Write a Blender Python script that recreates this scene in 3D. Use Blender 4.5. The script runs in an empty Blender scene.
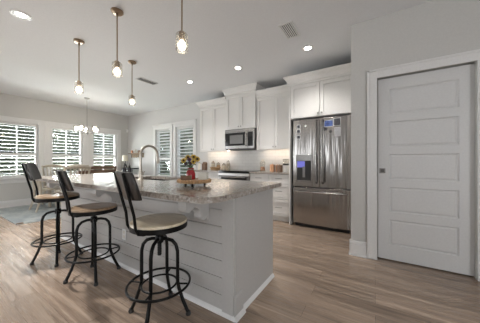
import bpy, bmesh, math, random
from mathutils import Vector, Matrix
random.seed(7)
PI = math.pi
SC = bpy.context.scene
COL = SC.collection

# ------------------------------------------------------------------ camera, world, lights, exposure
cd = bpy.data.cameras.new('camera'); cam = bpy.data.objects.new('camera', cd); COL.objects.link(cam)
cd.sensor_width = 36; cd.lens = 16.0; cd.sensor_fit = 'HORIZONTAL'; cd.clip_start = 0.02
cam.location = (0, 0, 1.11); cam.rotation_euler = (PI/2, 0, math.radians(32.4))
SC.camera = cam
SC.view_settings.view_transform = 'Standard'; SC.view_settings.look = 'None'
SC.view_settings.gamma = 1.0; SC.view_settings.use_curve_mapping = False
SC.view_settings.exposure = 0.42

W = bpy.data.worlds.new('world'); SC.world = W; W.use_nodes = True
wn = W.node_tree.nodes; wl = W.node_tree.links
bg = wn['Background']; bg.inputs['Strength'].default_value = 2.6
tc = wn.new('ShaderNodeTexCoord'); sx = wn.new('ShaderNodeSeparateXYZ'); wl.new(tc.outputs['Generated'], sx.inputs[0])
cr = wn.new('ShaderNodeValToRGB'); wl.new(sx.outputs['Z'], cr.inputs[0])
cr.color_ramp.elements[0].color = (0.90, 0.93, 0.96, 1); cr.color_ramp.elements[0].position = 0.0
cr.color_ramp.elements[1].color = (0.62, 0.74, 0.90, 1); cr.color_ramp.elements[1].position = 0.8
wl.new(cr.outputs[0], bg.inputs['Color'])

def area(name, loc, rot, sx_, sy_, power, color=(1, 1, 1)):
    l = bpy.data.lights.new(name, 'AREA'); l.shape = 'RECTANGLE'; l.size = sx_; l.size_y = sy_
    l.energy = power; l.color = color
    o = bpy.data.objects.new(name, l); COL.objects.link(o); o.location = loc; o.rotation_euler = rot
    return o
# added fill lamps at unseen rear openings, tilted up to brighten the ceiling
for xx, pw, ww in ((-5.6, 8, 1.9), (-2.25, 5, 0.85)):
    area('added_fill', (xx, -4.05, 1.3), (PI/2+0.6, 0, 0), ww, 1.6, pw, (0.95, 0.98, 1.0))
area('added_fill', (3.15, -1.2, 1.3), (math.radians(90+8), 0, math.radians(78)), 1.8, 1.9, 92, (0.97, 0.985, 1.0))  # added fill lamp at the blank right wall, brightens the island end
area('added_fill', (-7.45, -1.8, 1.25), (0, -math.radians(90), 0), 1.9, 1.5, 25, (0.97, 0.985, 1.0))  # added fill lamp at an unseen opening, brightens the floor on the left
# added fill lamp below the dining sills, brightens the ceiling through the windows
area('added_ceiling_fill', (-10.0, 2.5, 0.02), (0, -math.radians(52), 0), 2.8, 4.6, 1700, (0.97, 0.985, 1.0))
DOWN_W = 42.0
BULB = 11.0
CHAND = 76.0

# ------------------------------------------------------------------ materials
def new_mat(name):
    m = bpy.data.materials.new(name); m.use_nodes = True
    nt = m.node_tree; b = nt.nodes['Principled BSDF']
    return m, nt.nodes, nt.links, b
def noise(n, l, scale, detail=4, vec=None, rough=0.55):
    t = n.new('ShaderNodeTexNoise'); t.inputs['Scale'].default_value = scale; t.inputs['Detail'].default_value = detail
    t.inputs['Roughness'].default_value = rough
    if vec is not None: l.new(vec, t.inputs['Vector'])
    return t
def obj_vec(n, l, scale=(1, 1, 1), rot=(0, 0, 0)):
    c = n.new('ShaderNodeTexCoord'); mp = n.new('ShaderNodeMapping'); mp.inputs['Scale'].default_value = scale
    mp.inputs['Rotation'].default_value = rot
    l.new(c.outputs['Object'], mp.inputs['Vector']); return mp.outputs['Vector']
def ramp(n, l, src, stops):
    r = n.new('ShaderNodeValToRGB'); e = r.color_ramp.elements
    while len(e) < len(stops): e.new(0.5)
    for i, (p, c) in enumerate(stops): e[i].position = p; e[i].color = (*c, 1)
    l.new(src, r.inputs[0]); return r.outputs[0]
def bump(n, l, b, h, strength=0.2, dist=0.005):
    k = n.new('ShaderNodeBump'); k.inputs['Strength'].default_value = strength; k.inputs['Distance'].default_value = dist
    l.new(h, k.inputs['Height']); l.new(k.outputs[0], b.inputs['Normal']); return k
def paint(name, c, rough=0.5, nb=0.06, scale=60, var=0.03, **kw):
    m, n, l, b = new_mat(name)
    v = obj_vec(n, l); t = noise(n, l, scale, 3, v)
    lo = tuple(x*(1-var) for x in c); hi = tuple(min(1, x*(1+var)) for x in c)
    l.new(ramp(n, l, t.outputs[0], [(0.3, lo), (0.7, hi)]), b.inputs['Base Color'])
    b.inputs['Roughness'].default_value = rough
    if nb: bump(n, l, b, t.outputs[0], nb, 0.002)
    for k, x in kw.items(): b.inputs[k.replace('_', ' ')].default_value = x
    return m
def metal(name, c, rough, var=0.05, stretch=(1, 1, 1)):
    m, n, l, b = new_mat(name)
    t = noise(n, l, 40, 3, obj_vec(n, l, stretch))
    l.new(ramp(n, l, t.outputs[0], [(0.3, tuple(x*(1-var) for x in c)), (0.7, tuple(min(1, x*(1+var)) for x in c))]), b.inputs['Base Color'])
    b.inputs['Metallic'].default_value = 1; b.inputs['Roughness'].default_value = rough
    return m
def wood(name, c1, c2, rough=0.4, stretch=(3, 40, 40), coat=0.0):
    m, n, l, b = new_mat(name)
    t = noise(n, l, 1.0, 6, obj_vec(n, l, stretch), 0.65)
    l.new(ramp(n, l, t.outputs[0], [(0.32, c1), (0.68, c2)]), b.inputs['Base Color'])
    b.inputs['Roughness'].default_value = rough; b.inputs['Coat Weight'].default_value = coat; b.inputs['Coat Roughness'].default_value = 0.22
    bump(n, l, b, t.outputs[0], 0.15, 0.002)
    return m
def emit(name, c, s):
    m, n, l, b = new_mat(name)
    b.inputs['Base Color'].default_value = (*c, 1); b.inputs['Emission Color'].default_value = (*c, 1)
    b.inputs['Emission Strength'].default_value = s
    t = noise(n, l, 3, 1, obj_vec(n, l))   # faint unevenness of the lamp
    l.new(ramp(n, l, t.outputs[0], [(0, tuple(x*0.97 for x in c)), (1, c)]), b.inputs['Emission Color'])
    return m
def pane_mat(name, tint=(0.96, 0.98, 0.97), refl=0.08, milky=0.0):
    m, n, l, b = new_mat(name)
    out = n['Material Output']; n.remove(b)
    tr = n.new('ShaderNodeBsdfTransparent'); tr.inputs[0].default_value = (*tint, 1)
    gl = n.new('ShaderNodeBsdfGlossy'); gl.inputs['Roughness'].default_value = 0.02
    fr = n.new('ShaderNodeLayerWeight'); fr.inputs['Blend'].default_value = 0.5
    pw = n.new('ShaderNodeMath'); pw.operation = 'POWER'; pw.inputs[1].default_value = 4.0; l.new(fr.outputs['Facing'], pw.inputs[0])
    ma = n.new('ShaderNodeMath'); ma.operation = 'MULTIPLY_ADD'; ma.inputs[1].default_value = 0.5; ma.inputs[2].default_value = refl*0.4; l.new(pw.outputs[0], ma.inputs[0])
    mx = n.new('ShaderNodeMixShader'); l.new(ma.outputs[0], mx.inputs[0]); l.new(tr.outputs[0], mx.inputs[1]); l.new(gl.outputs[0], mx.inputs[2])
    res = mx.outputs[0]
    if milky:
        tl = n.new('ShaderNodeBsdfTranslucent'); df = n.new('ShaderNodeBsdfDiffuse'); tl.inputs[0].default_value = df.inputs[0].default_value = (0.9, 0.88, 0.85, 1)
        m1 = n.new('ShaderNodeMixShader'); l.new(tl.outputs[0], m1.inputs[1]); l.new(df.outputs[0], m1.inputs[2])
        m2 = n.new('ShaderNodeMixShader'); m2.inputs[0].default_value = milky; l.new(res, m2.inputs[1]); l.new(m1.outputs[0], m2.inputs[2]); res = m2.outputs[0]
    l.new(res, out.inputs[0]); return m

def floor_mat():
    m, n, l, b = new_mat('vinyl_plank')
    c = n.new('ShaderNodeTexCoord')
    br = n.new('ShaderNodeTexBrick'); l.new(c.outputs['Object'], br.inputs['Vector'])
    br.inputs['Scale'].default_value = 1.0; br.inputs['Brick Width'].default_value = 1.22; br.inputs['Row Height'].default_value = 0.152
    br.inputs['Mortar Size'].default_value = 0.0011; br.inputs['Mortar Smooth'].default_value = 0.3; br.inputs['Bias'].default_value = 0.0
    br.offset = 0.37; br.offset_frequency = 2
    br.inputs['Color1'].default_value = (0, 0, 0, 1); br.inputs['Color2'].default_value = (1, 1, 1, 1); br.inputs['Mortar'].default_value = (0.5, 0.5, 0.5, 1)
    # shift the grain from plank to plank
    mp = n.new('ShaderNodeMapping'); mp.inputs['Scale'].default_value = (0.7, 17, 1); l.new(c.outputs['Object'], mp.inputs['Vector'])
    ad = n.new('ShaderNodeVectorMath'); ad.operation = 'MULTIPLY_ADD'; ad.inputs[1].default_value = (7.3, 3.1, 0)
    l.new(br.outputs['Color'], ad.inputs[0]); l.new(mp.outputs[0], ad.inputs[2])
    g1 = noise(n, l, 1.3, 7, ad.outputs[0], 0.62)
    col = ramp(n, l, g1.outputs[0], [(0.30, (0.185, 0.132, 0.096)), (0.5, (0.370, 0.280, 0.214)), (0.70, (0.55, 0.44, 0.35))])
    tone = ramp(n, l, br.outputs['Color'], [(0.0, (0.80, 0.79, 0.78)), (1.0, (1.08, 1.06, 1.05))])
    mx = n.new('ShaderNodeMix'); mx.data_type = 'RGBA'; mx.blend_type = 'MULTIPLY'; mx.inputs[0].default_value = 1
    l.new(col, mx.inputs[6]); l.new(tone, mx.inputs[7])
    mo = n.new('ShaderNodeMix'); mo.data_type = 'RGBA'; l.new(br.outputs['Fac'], mo.inputs[0]); l.new(mx.outputs[2], mo.inputs[6]); mo.inputs[7].default_value = (0.09, 0.065, 0.05, 1)
    l.new(mo.outputs[2], b.inputs['Base Color'])
    rr = ramp(n, l, g1.outputs[0], [(0.3, (0.32,)*3), (0.7, (0.22,)*3)]); l.new(rr, b.inputs['Roughness'])
    bump(n, l, b, g1.outputs[0], 0.12, 0.002)
    return m
def granite_mat():
    m, n, l, b = new_mat('granite')
    v = obj_vec(n, l)
    n1 = noise(n, l, 55, 6, v, 0.75)
    vo = n.new('ShaderNodeTexVoronoi'); vo.inputs['Scale'].default_value = 62; l.new(v, vo.inputs['Vector'])
    n2 = noise(n, l, 9, 3, v)
    c1 = ramp(n, l, n1.outputs[0], [(0.30, (0.14, 0.12, 0.11)), (0.42, (0.21, 0.175, 0.145)), (0.55, (0.33, 0.29, 0.255)), (0.72, (0.46, 0.425, 0.39))])
    c2 = ramp(n, l, vo.outputs['Color'], [(0.1, (0.12, 0.10, 0.09)), (0.3, (0.32, 0.275, 0.235)), (0.8, (0.56, 0.53, 0.49))])
    mx = n.new('ShaderNodeMix'); mx.data_type = 'RGBA'; mx.inputs[0].default_value = 0.5; l.new(c1, mx.inputs[6]); l.new(c2, mx.inputs[7])
    m2 = n.new('ShaderNodeMix'); m2.data_type = 'RGBA'; m2.blend_type = 'MULTIPLY'; m2.inputs[0].default_value = 0.6
    l.new(mx.outputs[2], m2.inputs[6]); l.new(ramp(n, l, n2.outputs[0], [(0.35, (0.84, 0.82, 0.80)), (0.65, (1, 1, 1))]), m2.inputs[7])
    l.new(m2.outputs[2], b.inputs['Base Color']); b.inputs['Roughness'].default_value = 0.15
    return m
def stainless_mat(name='stainless', wav=0.75, base=(0.42, 0.40, 0.385), rough=0.19):
    m, n, l, b = new_mat(name)
    t = noise(n, l, 1.0, 4, obj_vec(n, l, (180, 180, 2)))
    l.new(ramp(n, l, t.outputs[0], [(0.3, tuple(x*0.93 for x in base)), (0.7, tuple(x*1.05 for x in base))]), b.inputs['Base Color'])
    b.inputs['Metallic'].default_value = 1; b.inputs['Roughness'].default_value = rough
    if wav:
        w = noise(n, l, 1.0, 2, obj_vec(n, l, (9, 9, 0.45)))
        bump(n, l, b, w.outputs[0], wav, 0.03)
    return m
def tile_mat():
    m, n, l, b = new_mat('subway_tile')
    c = n.new('ShaderNodeTexCoord'); s = n.new('ShaderNodeSeparateXYZ'); l.new(c.outputs['Object'], s.inputs[0])
    k = n.new('ShaderNodeCombineXYZ'); l.new(s.outputs['X'], k.inputs['X']); l.new(s.outputs['Z'], k.inputs['Y'])
    br = n.new('ShaderNodeTexBrick'); l.new(k.outputs[0], br.inputs['Vector'])
    br.inputs['Scale'].default_value = 1; br.inputs['Brick Width'].default_value = 0.152; br.inputs['Row Height'].default_value = 0.076
    br.inputs['Mortar Size'].default_value = 0.0022; br.inputs['Mortar Smooth'].default_value = 0.2
    br.inputs['Color1'].default_value = (0.80, 0.79, 0.77, 1); br.inputs['Color2'].default_value = (0.76, 0.75, 0.73, 1); br.inputs['Mortar'].default_value = (0.62, 0.60, 0.58, 1)
    l.new(br.outputs['Color'], b.inputs['Base Color']); b.inputs['Roughness'].default_value = 0.18
    k2 = n.new('ShaderNodeMath'); k2.operation = 'SUBTRACT'; k2.inputs[0].default_value = 1; l.new(br.outputs['Fac'], k2.inputs[1])
    bump(n, l, b, k2.outputs[0], 0.4, 0.002)
    return m
def rug_mat():
    m, n, l, b = new_mat('rug_weave')
    v = obj_vec(n, l); a = noise(n, l, 3.2, 6, v, 0.7)
    w = n.new('ShaderNodeTexWave'); w.inputs['Scale'].default_value = 6; w.inputs['Distortion'].default_value = 6; w.inputs['Detail'].default_value = 3; l.new(v, w.inputs['Vector'])
    c1 = ramp(n, l, a.outputs[0], [(0.3, (0.20, 0.235, 0.26)), (0.5, (0.36, 0.385, 0.385)), (0.7, (0.55, 0.55, 0.52))])
    c2 = ramp(n, l, w.outputs[0], [(0.2, (0.80, 0.84, 0.88)), (0.8, (1, 1, 1))])
    mx = n.new('ShaderNodeMix'); mx.data_type = 'RGBA'; mx.blend_type = 'MULTIPLY'; mx.inputs[0].default_value = 0.7; l.new(c1, mx.inputs[6]); l.new(c2, mx.inputs[7])
    l.new(mx.outputs[2], b.inputs['Base Color']); b.inputs['Roughness'].default_value = 0.95
    f = noise(n, l, 220, 2, v); bump(n, l, b, f.outputs[0], 0.4, 0.004)
    return m

M = dict(
    seat_sheen=wood('seat_wood_sheen', (0.60, 0.50, 0.36), (0.86, 0.76, 0.58), 0.34, (4, 34, 34), 0.4),  # seat wood with its cream sheen painted into the colour
    wall=paint('wall_paint', (0.585, 0.578, 0.56), 0.7), backwall=paint('wall_paint_cool', (0.64, 0.635, 0.63), 0.7),
    ceil=paint('ceiling_paint', (0.765, 0.775, 0.795), 0.8, 0.1, 90), trim=paint('trim_paint', (0.74, 0.735, 0.73), 0.35, 0.02),
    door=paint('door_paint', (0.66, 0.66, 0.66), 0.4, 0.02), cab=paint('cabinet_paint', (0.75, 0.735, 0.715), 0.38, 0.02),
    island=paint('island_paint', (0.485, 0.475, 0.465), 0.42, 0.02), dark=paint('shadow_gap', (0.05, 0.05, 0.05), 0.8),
    floor=floor_mat(), granite=granite_mat(), tile=tile_mat(), rug=rug_mat(),
    steel=stainless_mat(), steelflat=stainless_mat('stainless_plain', 0.0, (0.34, 0.33, 0.32), 0.26), steeldark=metal('dark_steel', (0.16, 0.155, 0.15), 0.35),
    nickel=metal('brushed_nickel', (0.46, 0.42, 0.37), 0.28), pewter=metal('pewter', (0.30, 0.29, 0.28), 0.35),
    bronze=metal('aged_brass', (0.36, 0.27, 0.19), 0.35), black=paint('black_powder_coat', (0.004, 0.004, 0.004), 0.38, 0.03, 200, Specular_IOR_Level=0.22),
    blackgloss=paint('black_glass', (0.012, 0.012, 0.013), 0.08, 0), darkgap=paint('black_plastic', (0.02, 0.02, 0.02), 0.5),
    seat=wood('seat_wood', (0.25, 0.155, 0.085), (0.50, 0.35, 0.22), 0.32, (4, 34, 34), 0.5),
    backboard=wood('dark_stained_wood', (0.006, 0.005, 0.005), (0.032, 0.027, 0.025), 0.30, (60, 60, 3), 0.25),
    chair=wood('washed_wood', (0.38, 0.33, 0.26), (0.58, 0.52, 0.43), 0.55, (30, 30, 4)), table=wood('table_wood', (0.24, 0.16, 0.10), (0.38, 0.27, 0.18), 0.4),
    brown=wood('brown_wood', (0.10, 0.055, 0.035), (0.24, 0.14, 0.09), 0.45, (30, 4, 30)), rustic=wood('rustic_wood', (0.20, 0.14, 0.09), (0.42, 0.32, 0.22), 0.7),
    trayw=wood('honey_wood', (0.30, 0.16, 0.07), (0.58, 0.36, 0.18), 0.4, (20, 4, 20)), trayl=paint('honey_edge', (0.50, 0.30, 0.15), 0.5, 0.2, 30, 0.25),
    plastic=paint('white_plastic', (0.78, 0.78, 0.77), 0.35, 0), glass=pane_mat('window_glass'), jarglass=pane_mat('clear_glass', (0.93, 0.92, 0.90)),
    bulb=emit('bulb_glow', (1.0, 0.90, 0.74), BULB), can=emit('can_light', (1.0, 0.95, 0.88), 14), strip=emit('strip_light', (1.0, 0.82, 0.64), 10),
    bulb_b=emit('chandelier_bulb_glow', (1.0, 0.92, 0.80), CHAND), shadeglass=pane_mat('seeded_glass', (0.93, 0.92, 0.90), 0.08, 0.05),
    steelbright=metal('bright_steel', (0.66, 0.65, 0.64), 0.32),
    ventback=paint('vent_cavity', (0.13, 0.13, 0.13), 0.8),
    blue=emit('blue_display', (0.24, 0.25, 0.9), 0.035),
    red=paint('red_glaze', (0.36, 0.025, 0.03), 0.2, 0.03, 12, 0.25), ceramic=paint('cream_ceramic', (0.70, 0.67, 0.60), 0.4, 0.05, 30), petal=paint('yellow_petal', (0.52, 0.34, 0.035), 0.6, 0.1, 50, 0.35),
    seedhead=paint('seed_head', (0.06, 0.03, 0.015), 0.8, 0.3, 120), leaf=paint('flower_leaf', (0.07, 0.13, 0.035), 0.6, 0.1, 30, 0.3), plum=paint('plum_petal', (0.09, 0.03, 0.07), 0.6, 0.1, 50, 0.3),
    copper=metal('copper', (0.50, 0.26, 0.15), 0.3), cream=paint('cream_paper', (0.74, 0.68, 0.58), 0.7), biscuit=paint('biscuit', (0.46, 0.27, 0.12), 0.8, 0.4, 50, 0.3),
    wicker=wood('wicker', (0.26, 0.15, 0.07), (0.52, 0.34, 0.18), 0.7, (80, 80, 60)), shade=paint('linen_shade', (0.78, 0.74, 0.62), 0.8),
    lawn=paint('lawn_grass', (0.17, 0.185, 0.12), 0.95, 0.4, 6, 0.35), bark=wood('bark', (0.06, 0.045, 0.03), (0.15, 0.12, 0.09), 0.9, (20, 20, 3)),
    tree_a=paint('tree_leaf_dark', (0.115, 0.128, 0.090), 0.7, 0, 3, 0.4), tree_b=paint('tree_leaf_light', (0.175, 0.188, 0.135), 0.7, 0, 3, 0.4),
    photo_a=paint('photo_print_dark', (0.06, 0.06, 0.07), 0.4, 0, 60, 0.9), photo_b=paint('photo_print_pale', (0.42, 0.42, 0.44), 0.4, 0, 90, 0.9), photo_c=paint('photo_print_blue', (0.10, 0.16, 0.42), 0.4, 0, 50, 0.7),
    paper=paint('paper_white', (0.72, 0.72, 0.72), 0.6, 0),
)

# ------------------------------------------------------------------ mesh builder
class MB:
    def __init__(s): s.bm = bmesh.new()
    def box(s, x0, x1, y0, y1, z0, z1):
        v = [s.bm.verts.new(p) for p in ((x0, y0, z0), (x1, y0, z0), (x1, y1, z0), (x0, y1, z0), (x0, y0, z1), (x1, y0, z1), (x1, y1, z1), (x0, y1, z1))]
        for f in ((0, 3, 2, 1), (4, 5, 6, 7), (0, 1, 5, 4), (1, 2, 6, 5), (2, 3, 7, 6), (3, 0, 4, 7)): s.bm.faces.new([v[i] for i in f])
        return s
    def rbox(s, c, size, rot):          # rotated box: centre, size, Matrix 3x3
        v = []
        for dz in (-1, 1):
            for dx, dy in ((-1, -1), (1, -1), (1, 1), (-1, 1)):
                v.append(s.bm.verts.new(Vector(c) + rot @ Vector((dx*size[0]/2, dy*size[1]/2, dz*size[2]/2))))
        for f in ((0, 3, 2, 1), (4, 5, 6, 7), (0, 1, 5, 4), (1, 2, 6, 5), (2, 3, 7, 6), (3, 0, 4, 7)): s.bm.faces.new([v[i] for i in f])
        return s
    def tube(s, pts, r, n=10, closed=False, caps=True):
        pts = [Vector(p) for p in pts]; N = len(pts)
        rs = r if isinstance(r, (list, tuple)) else [r]*N
        rings = []; up = None
        for i, p in enumerate(pts):
            if closed: t = (pts[(i+1) % N] - pts[i-1])
            else: t = pts[min(i+1, N-1)] - pts[max(i-1, 0)]
            t.normalize()
            if up is None:
                up = Vector((0, 0, 1)) if abs(t.z) < 0.9 else Vector((1, 0, 0))
            a = (up - t*up.dot(t)); a.normalize(); b = t.cross(a); up = a
            rings.append([s.bm.verts.new(p + (a*math.cos(2*PI*k/n) + b*math.sin(2*PI*k/n))*rs[i]) for k in range(n)])
        for i in range(N if closed else N-1):
            A = rings[i]; B = rings[(i+1) % N]
            for k in range(n): s.bm.faces.new((A[k], A[(k+1) % n], B[(k+1) % n], B[k]))
        if caps and not closed:
            s.bm.faces.new(rings[0][::-1]); s.bm.faces.new(rings[-1])
        return s
    def lathe(s, prof, c=(0, 0, 0), n=24, axis='z'):
        rings = []
        def P(r, h, a):
            x, y = r*math.cos(a), r*math.sin(a)
            q = (x, y, h) if axis == 'z' else ((x, h, y) if axis == 'y' else (h, x, y))
            return Vector(c) + Vector(q)
        for r, h in prof:
            if r < 1e-6: rings.append([s.bm.verts.new(P(0, h, 0))])
            else: rings.append([s.bm.verts.new(P(r, h, 2*PI*k/n)) for k in range(n)])
        for A, B in zip(rings, rings[1:]):
            for k in range(n):
                f = [A[k % len(A)], A[(k+1) % len(A)], B[(k+1) % len(B)], B[k % len(B)]]
                u = []
                for x in f:
                    if x not in u: u.append(x)
                if len(u) > 2: s.bm.faces.new(u)
        return s
    def prism(s, poly, o, ux, uy, d):   # polygon in plane (o,ux,uy) pushed along vector d
        o, ux, uy, d = map(Vector, (o, ux, uy, d))
        A = [s.bm.verts.new(o + ux*a + uy*b) for a, b in poly]; B = [s.bm.verts.new(v.co + d) for v in A]
        s.bm.faces.new(A[::-1]); s.bm.faces.new(B)
        for i in range(len(A)):
            j = (i+1) % len(A); s.bm.faces.new((A[i], A[j], B[j], B[i]))
        return s
    def ball(s, c, r, n=12, sz=1.0):
        prof = [(r*math.sin(PI*i/n), -r*sz*math.cos(PI*i/n)) for i in range(n+1)]; prof[0] = (0, -r*sz); prof[-1] = (0, r*sz)
        return s.lathe(prof, c, n*2 if n < 10 else 20)
    def quad(s, a, b, c, d):
        s.bm.faces.new([s.bm.verts.new(p) for p in (a, b, c, d)]); return s

def root_of(o):
    while o.parent: o = o.parent
    return o
def obj(name, mb, mat, parent=None, bevel=0.0, smooth=True, world=True, seg=2, **props):
    bmesh.ops.recalc_face_normals(mb.bm, faces=mb.bm.faces)
    me = bpy.data.meshes.new(name); 
    if world and parent is not None:
        mb.bm.transform(root_of(parent).matrix_basis.inverted())
    mb.bm.to_mesh(me); mb.bm.free()
    me.materials.append(mat)
    if smooth:
        for p in me.polygons: p.use_smooth = True
        if hasattr(me, 'set_sharp_from_angle'): me.set_sharp_from_angle(angle=math.radians(35))
    o = bpy.data.objects.new(name, me); COL.objects.link(o)
    if parent is not None: o.parent = parent
    if bevel:
        b = o.modifiers.new('bevel', 'BEVEL'); b.width = bevel; b.segments = seg; b.limit_method = 'ANGLE'; b.angle_limit = math.radians(40)
    for k, v in props.items(): o[k] = v
    return o
def thing(name, label, cat, loc=(0, 0, 0), rz=0, group=None, **props):
    o = bpy.data.objects.new(name, None); COL.objects.link(o); o.empty_display_size = 0.1
    o.location = loc; o.rotation_euler = (0, 0, rz)
    o.matrix_basis = Matrix.Translation(loc) @ Matrix.Rotation(rz, 4, 'Z')
    o['label'] = label; o['category'] = cat
    if group: o['group'] = group
    for k, v in props.items(): o[k] = v
    return o
def struct(name, mb, mat, **k): return obj(name, mb, mat, None, kind='structure', **k)
def sroot(name, loc=(0, 0, 0)):
    o = bpy.data.objects.new(name, None); COL.objects.link(o); o.location = loc; o.matrix_basis = Matrix.Translation(loc); o['kind'] = 'structure'; return o
def tag(o, label, cat, group=None):
    o['label'] = label; o['category'] = cat
    if group: o['group'] = group
    return o
def copy_tree(o, parent=None):
    c = o.copy(); COL.objects.link(c)
    if parent is not None: c.parent = parent
    for ch in [x for x in bpy.data.objects if x.parent == o]: copy_tree(ch, c)
    return c
def place(o, loc, rz, label=None):
    o.location = loc; o.rotation_euler = (0, 0, rz); o.matrix_basis = Matrix.Translation(loc) @ Matrix.Rotation(rz, 4, 'Z')
    if label: o['label'] = label

# ------------------------------------------------------------------ room shell
H = 2.74; XL = -7.5; YB = 4.32; YD = 2.87; XR = 3.2; YF = -4.1
struct('floor', MB().box(XL-0.15, XR+0.15, YF-0.15, YB+0.15, -0.05, 0), M['floor'])
struct('ceiling', MB().box(XL-0.15, XR+0.15, YF-0.15, YB+0.15, H, H+0.1), M['ceil'])
def wall_cells(a0, a1, z0, z1, holes):
    cells = []; a = a0
    for h in sorted(holes):
        if h[0] > a: cells.append((a, h[0], z0, z1))
        if h[2] > z0: cells.append((h[0], h[1], z0, h[2]))
        if h[3] < z1: cells.append((h[0], h[1], h[3], z1))
        a = h[1]
    if a < a1: cells.append((a, a1, z0, z1))
    return cells
WL = [(1.14+1.012*k, 1.90+1.012*k, 0.71, 2.07) for k in range(3)]     # openings in the dining wall (Y range, z range)
mb = MB()
for a, b, c, d in wall_cells(YF, YB, 0, H, WL + [(-2.6, -1.0, 0.3, 2.2)]): mb.box(XL-0.14, XL, a, b, c, d)
struct('wall_left', mb, M['wall'], smooth=False)
WB = [(-5.93, -5.24, 0.62, 2.12), (-4.99, -4.27, 0.62, 2.12)]
mb = MB()
for a, b, c, d in wall_cells(XL-0.14, -0.247, 0, H, WB): mb.box(a, b, YB, YB+0.14, c, d)
struct('wall_back', mb, M['backwall'], smooth=False)
mb = MB()
mb.box(-0.247, 0.018, YD, YB+0.14, 0, H)
DX0, DX1, DH = 0.018, 0.802, 2.06
mb.box(DX0, DX1, YD, YD+0.12, DH, H); mb.box(DX0, DX1, YD+0.09, YD+0.12, 0, DH)
mb.box(DX1, XR+0.14, YD, YD+0.12, 0, H)
struct('wall_pantry', mb, M['wall'], smooth=False)
struct('wall_right', MB().box(XR, XR+0.14, YF, YD, 0, H), M['wall'], smooth=False)
mb = MB()
for a, b, c, d in wall_cells(XL, XR, 0, H, [(-6.6, -4.6, 0.05, 2.35), (-2.7, -1.8, 0.5, 2.2)]): mb.box(a, b, YF-0.12, YF, c, d)
struct('wall_front', mb, M['wall'], smooth=False)

def baseboard(name, p0, p1, nrm, hgt=0.165, t=0.016):
    p0, p1, nrm = Vector((*p0, 0)), Vector((*p1, 0)), Vector((*nrm, 0))
    prof = [(0, 0), (t+0.012, 0), (t+0.010, 0.012), (t, 0.020), (t, hgt-0.035), (t-0.005, hgt-0.028), (t-0.005, hgt-0.012), (0.006, hgt), (0, hgt)]
    struct(name, MB().prism(prof, p0, nrm, (0, 0, 1), p1-p0), M['trim'], smooth=False)
baseboard('baseboard_left', (XL, -4.0), (XL, YB), (1, 0))
baseboard('baseboard_back', (XL, YB), (-3.74, YB), (0, -1))
mb = MB()
for p0, p1, nr in (((-0.247-0.016, YD, 0), (-0.084, YD, 0), (0, -1, 0)), ((-0.247, YD-0.016, 0), (-0.247, 3.45, 0), (-1, 0, 0))):
    t, hgt = 0.016, 0.175
    prof = [(0, 0), (t+0.012, 0), (t+0.010, 0.012), (t, 0.020), (t, hgt-0.035), (t-0.005, hgt-0.028), (t-0.005, hgt-0.012), (0.006, hgt), (0, hgt)]
    mb.prism(prof, p0, nr, (0, 0, 1), Vector(p1)-Vector(p0))
struct('baseboard_pantry', mb, M['trim'], smooth=False)
baseboard('baseboard_right', (0.92, YD), (XR, YD), (0, -1))

# pantry door: five horizontal panels, sliding in its pocket
mb = MB()
def casing_y(mb, x0, x1, z1, y, w=0.098, t=0.018):   # casing on a wall that faces -Y
    mb.box(x0-w, x0, y-t, y, 0, z1+w); mb.box(x1, x1+w, y-t, y, 0, z1+w); mb.box(x0, x1, y-t, y, z1, z1+w)
    for e in (0.0,):
        mb.box(x0-w, x0-w+0.022, y-t-0.010, y, 0, z1+w); mb.box(x1+w-0.022, x1+w, y-t-0.010, y, 0, z1+w); mb.box(x0-w, x1+w, y-t-0.010, y, z1+w-0.022, z1+w)
casing_y(mb, DX0, DX1, DH-0.01, YD)
struct('trim_1', mb, M['trim'], bevel=0.003, smooth=False)
dr = sroot('door_1', (0.41, YD+0.05, 0))
mb = MB(); x0, x1, zb, zt, y0 = DX0+0.008, DX1-0.001, 0.012, 2.045, YD+0.05
mb.box(x0, x1, y0+0.014, y0+0.036, zb, zt)
st = 0.105; rails = 6; bot, top, mid = 0.165, 0.120, 0.085
ph = (zt-zb-bot-top-4*mid)/5
mb.box(x0, x0+st, y0, y0+0.014, zb, zt); mb.box(x1-st, x1, y0, y0+0.014, zb, zt)
z = zb
for k in range(6):
    hgt = bot if k == 0 else (top if k == 5 else mid)
    mb.box(x0+st, x1-st, y0, y0+0.014, z, z+hgt)
    if k < 5:
        zp0, zp1 = z+hgt, z+hgt+ph
        i = 0.030
        A = [(x0+st, zp0), (x1-st, zp0), (x1-st, zp1), (x0+st, zp1)]; Bq = [(x0+st+i, zp0+i), (x1-st-i, zp0+i), (x1-st-i, zp1-i), (x0+st+i, zp1-i)]
        m2 = 0.012
        C = [(x0+st+m2, zp0+m2), (x1-st-m2, zp0+m2), (x1-st-m2, zp1-m2), (x0+st+m2, zp1-m2)]
        va = [mb.bm.verts.new((a, y0, b)) for a, b in A]; vc = [mb.bm.verts.new((a, y0+0.012, b)) for a, b in C]; vb = [mb.bm.verts.new((a, y0+0.004, b)) for a, b in Bq]
        for q in range(4):
            r_ = (q+1) % 4
            mb.bm.faces.new((va[q], va[r_], vc[r_], vc[q])); mb.bm.faces.new((vc[q], vc[r_], vb[r_], vb[q]))
        mb.bm.faces.new(vb)
    z += hgt+ph
obj('door_leaf', mb, M['door'], dr, smooth=False)
hp = MB(); hz = 1.005; hx = x0+0.012
hp.box(hx, hx+0.058, y0-0.004, y0, hz-0.028, hz+0.028)
fl = obj('flush_pull', hp, M['pewter'], dr, bevel=0.002, label='square dark pewter flush pull')
hp = MB(); hp.box(hx+0.012, hx+0.046, y0-0.0055, y0-0.004, hz-0.016, hz+0.016)
obj('finger_cup', hp, M['steeldark'], fl)

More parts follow.
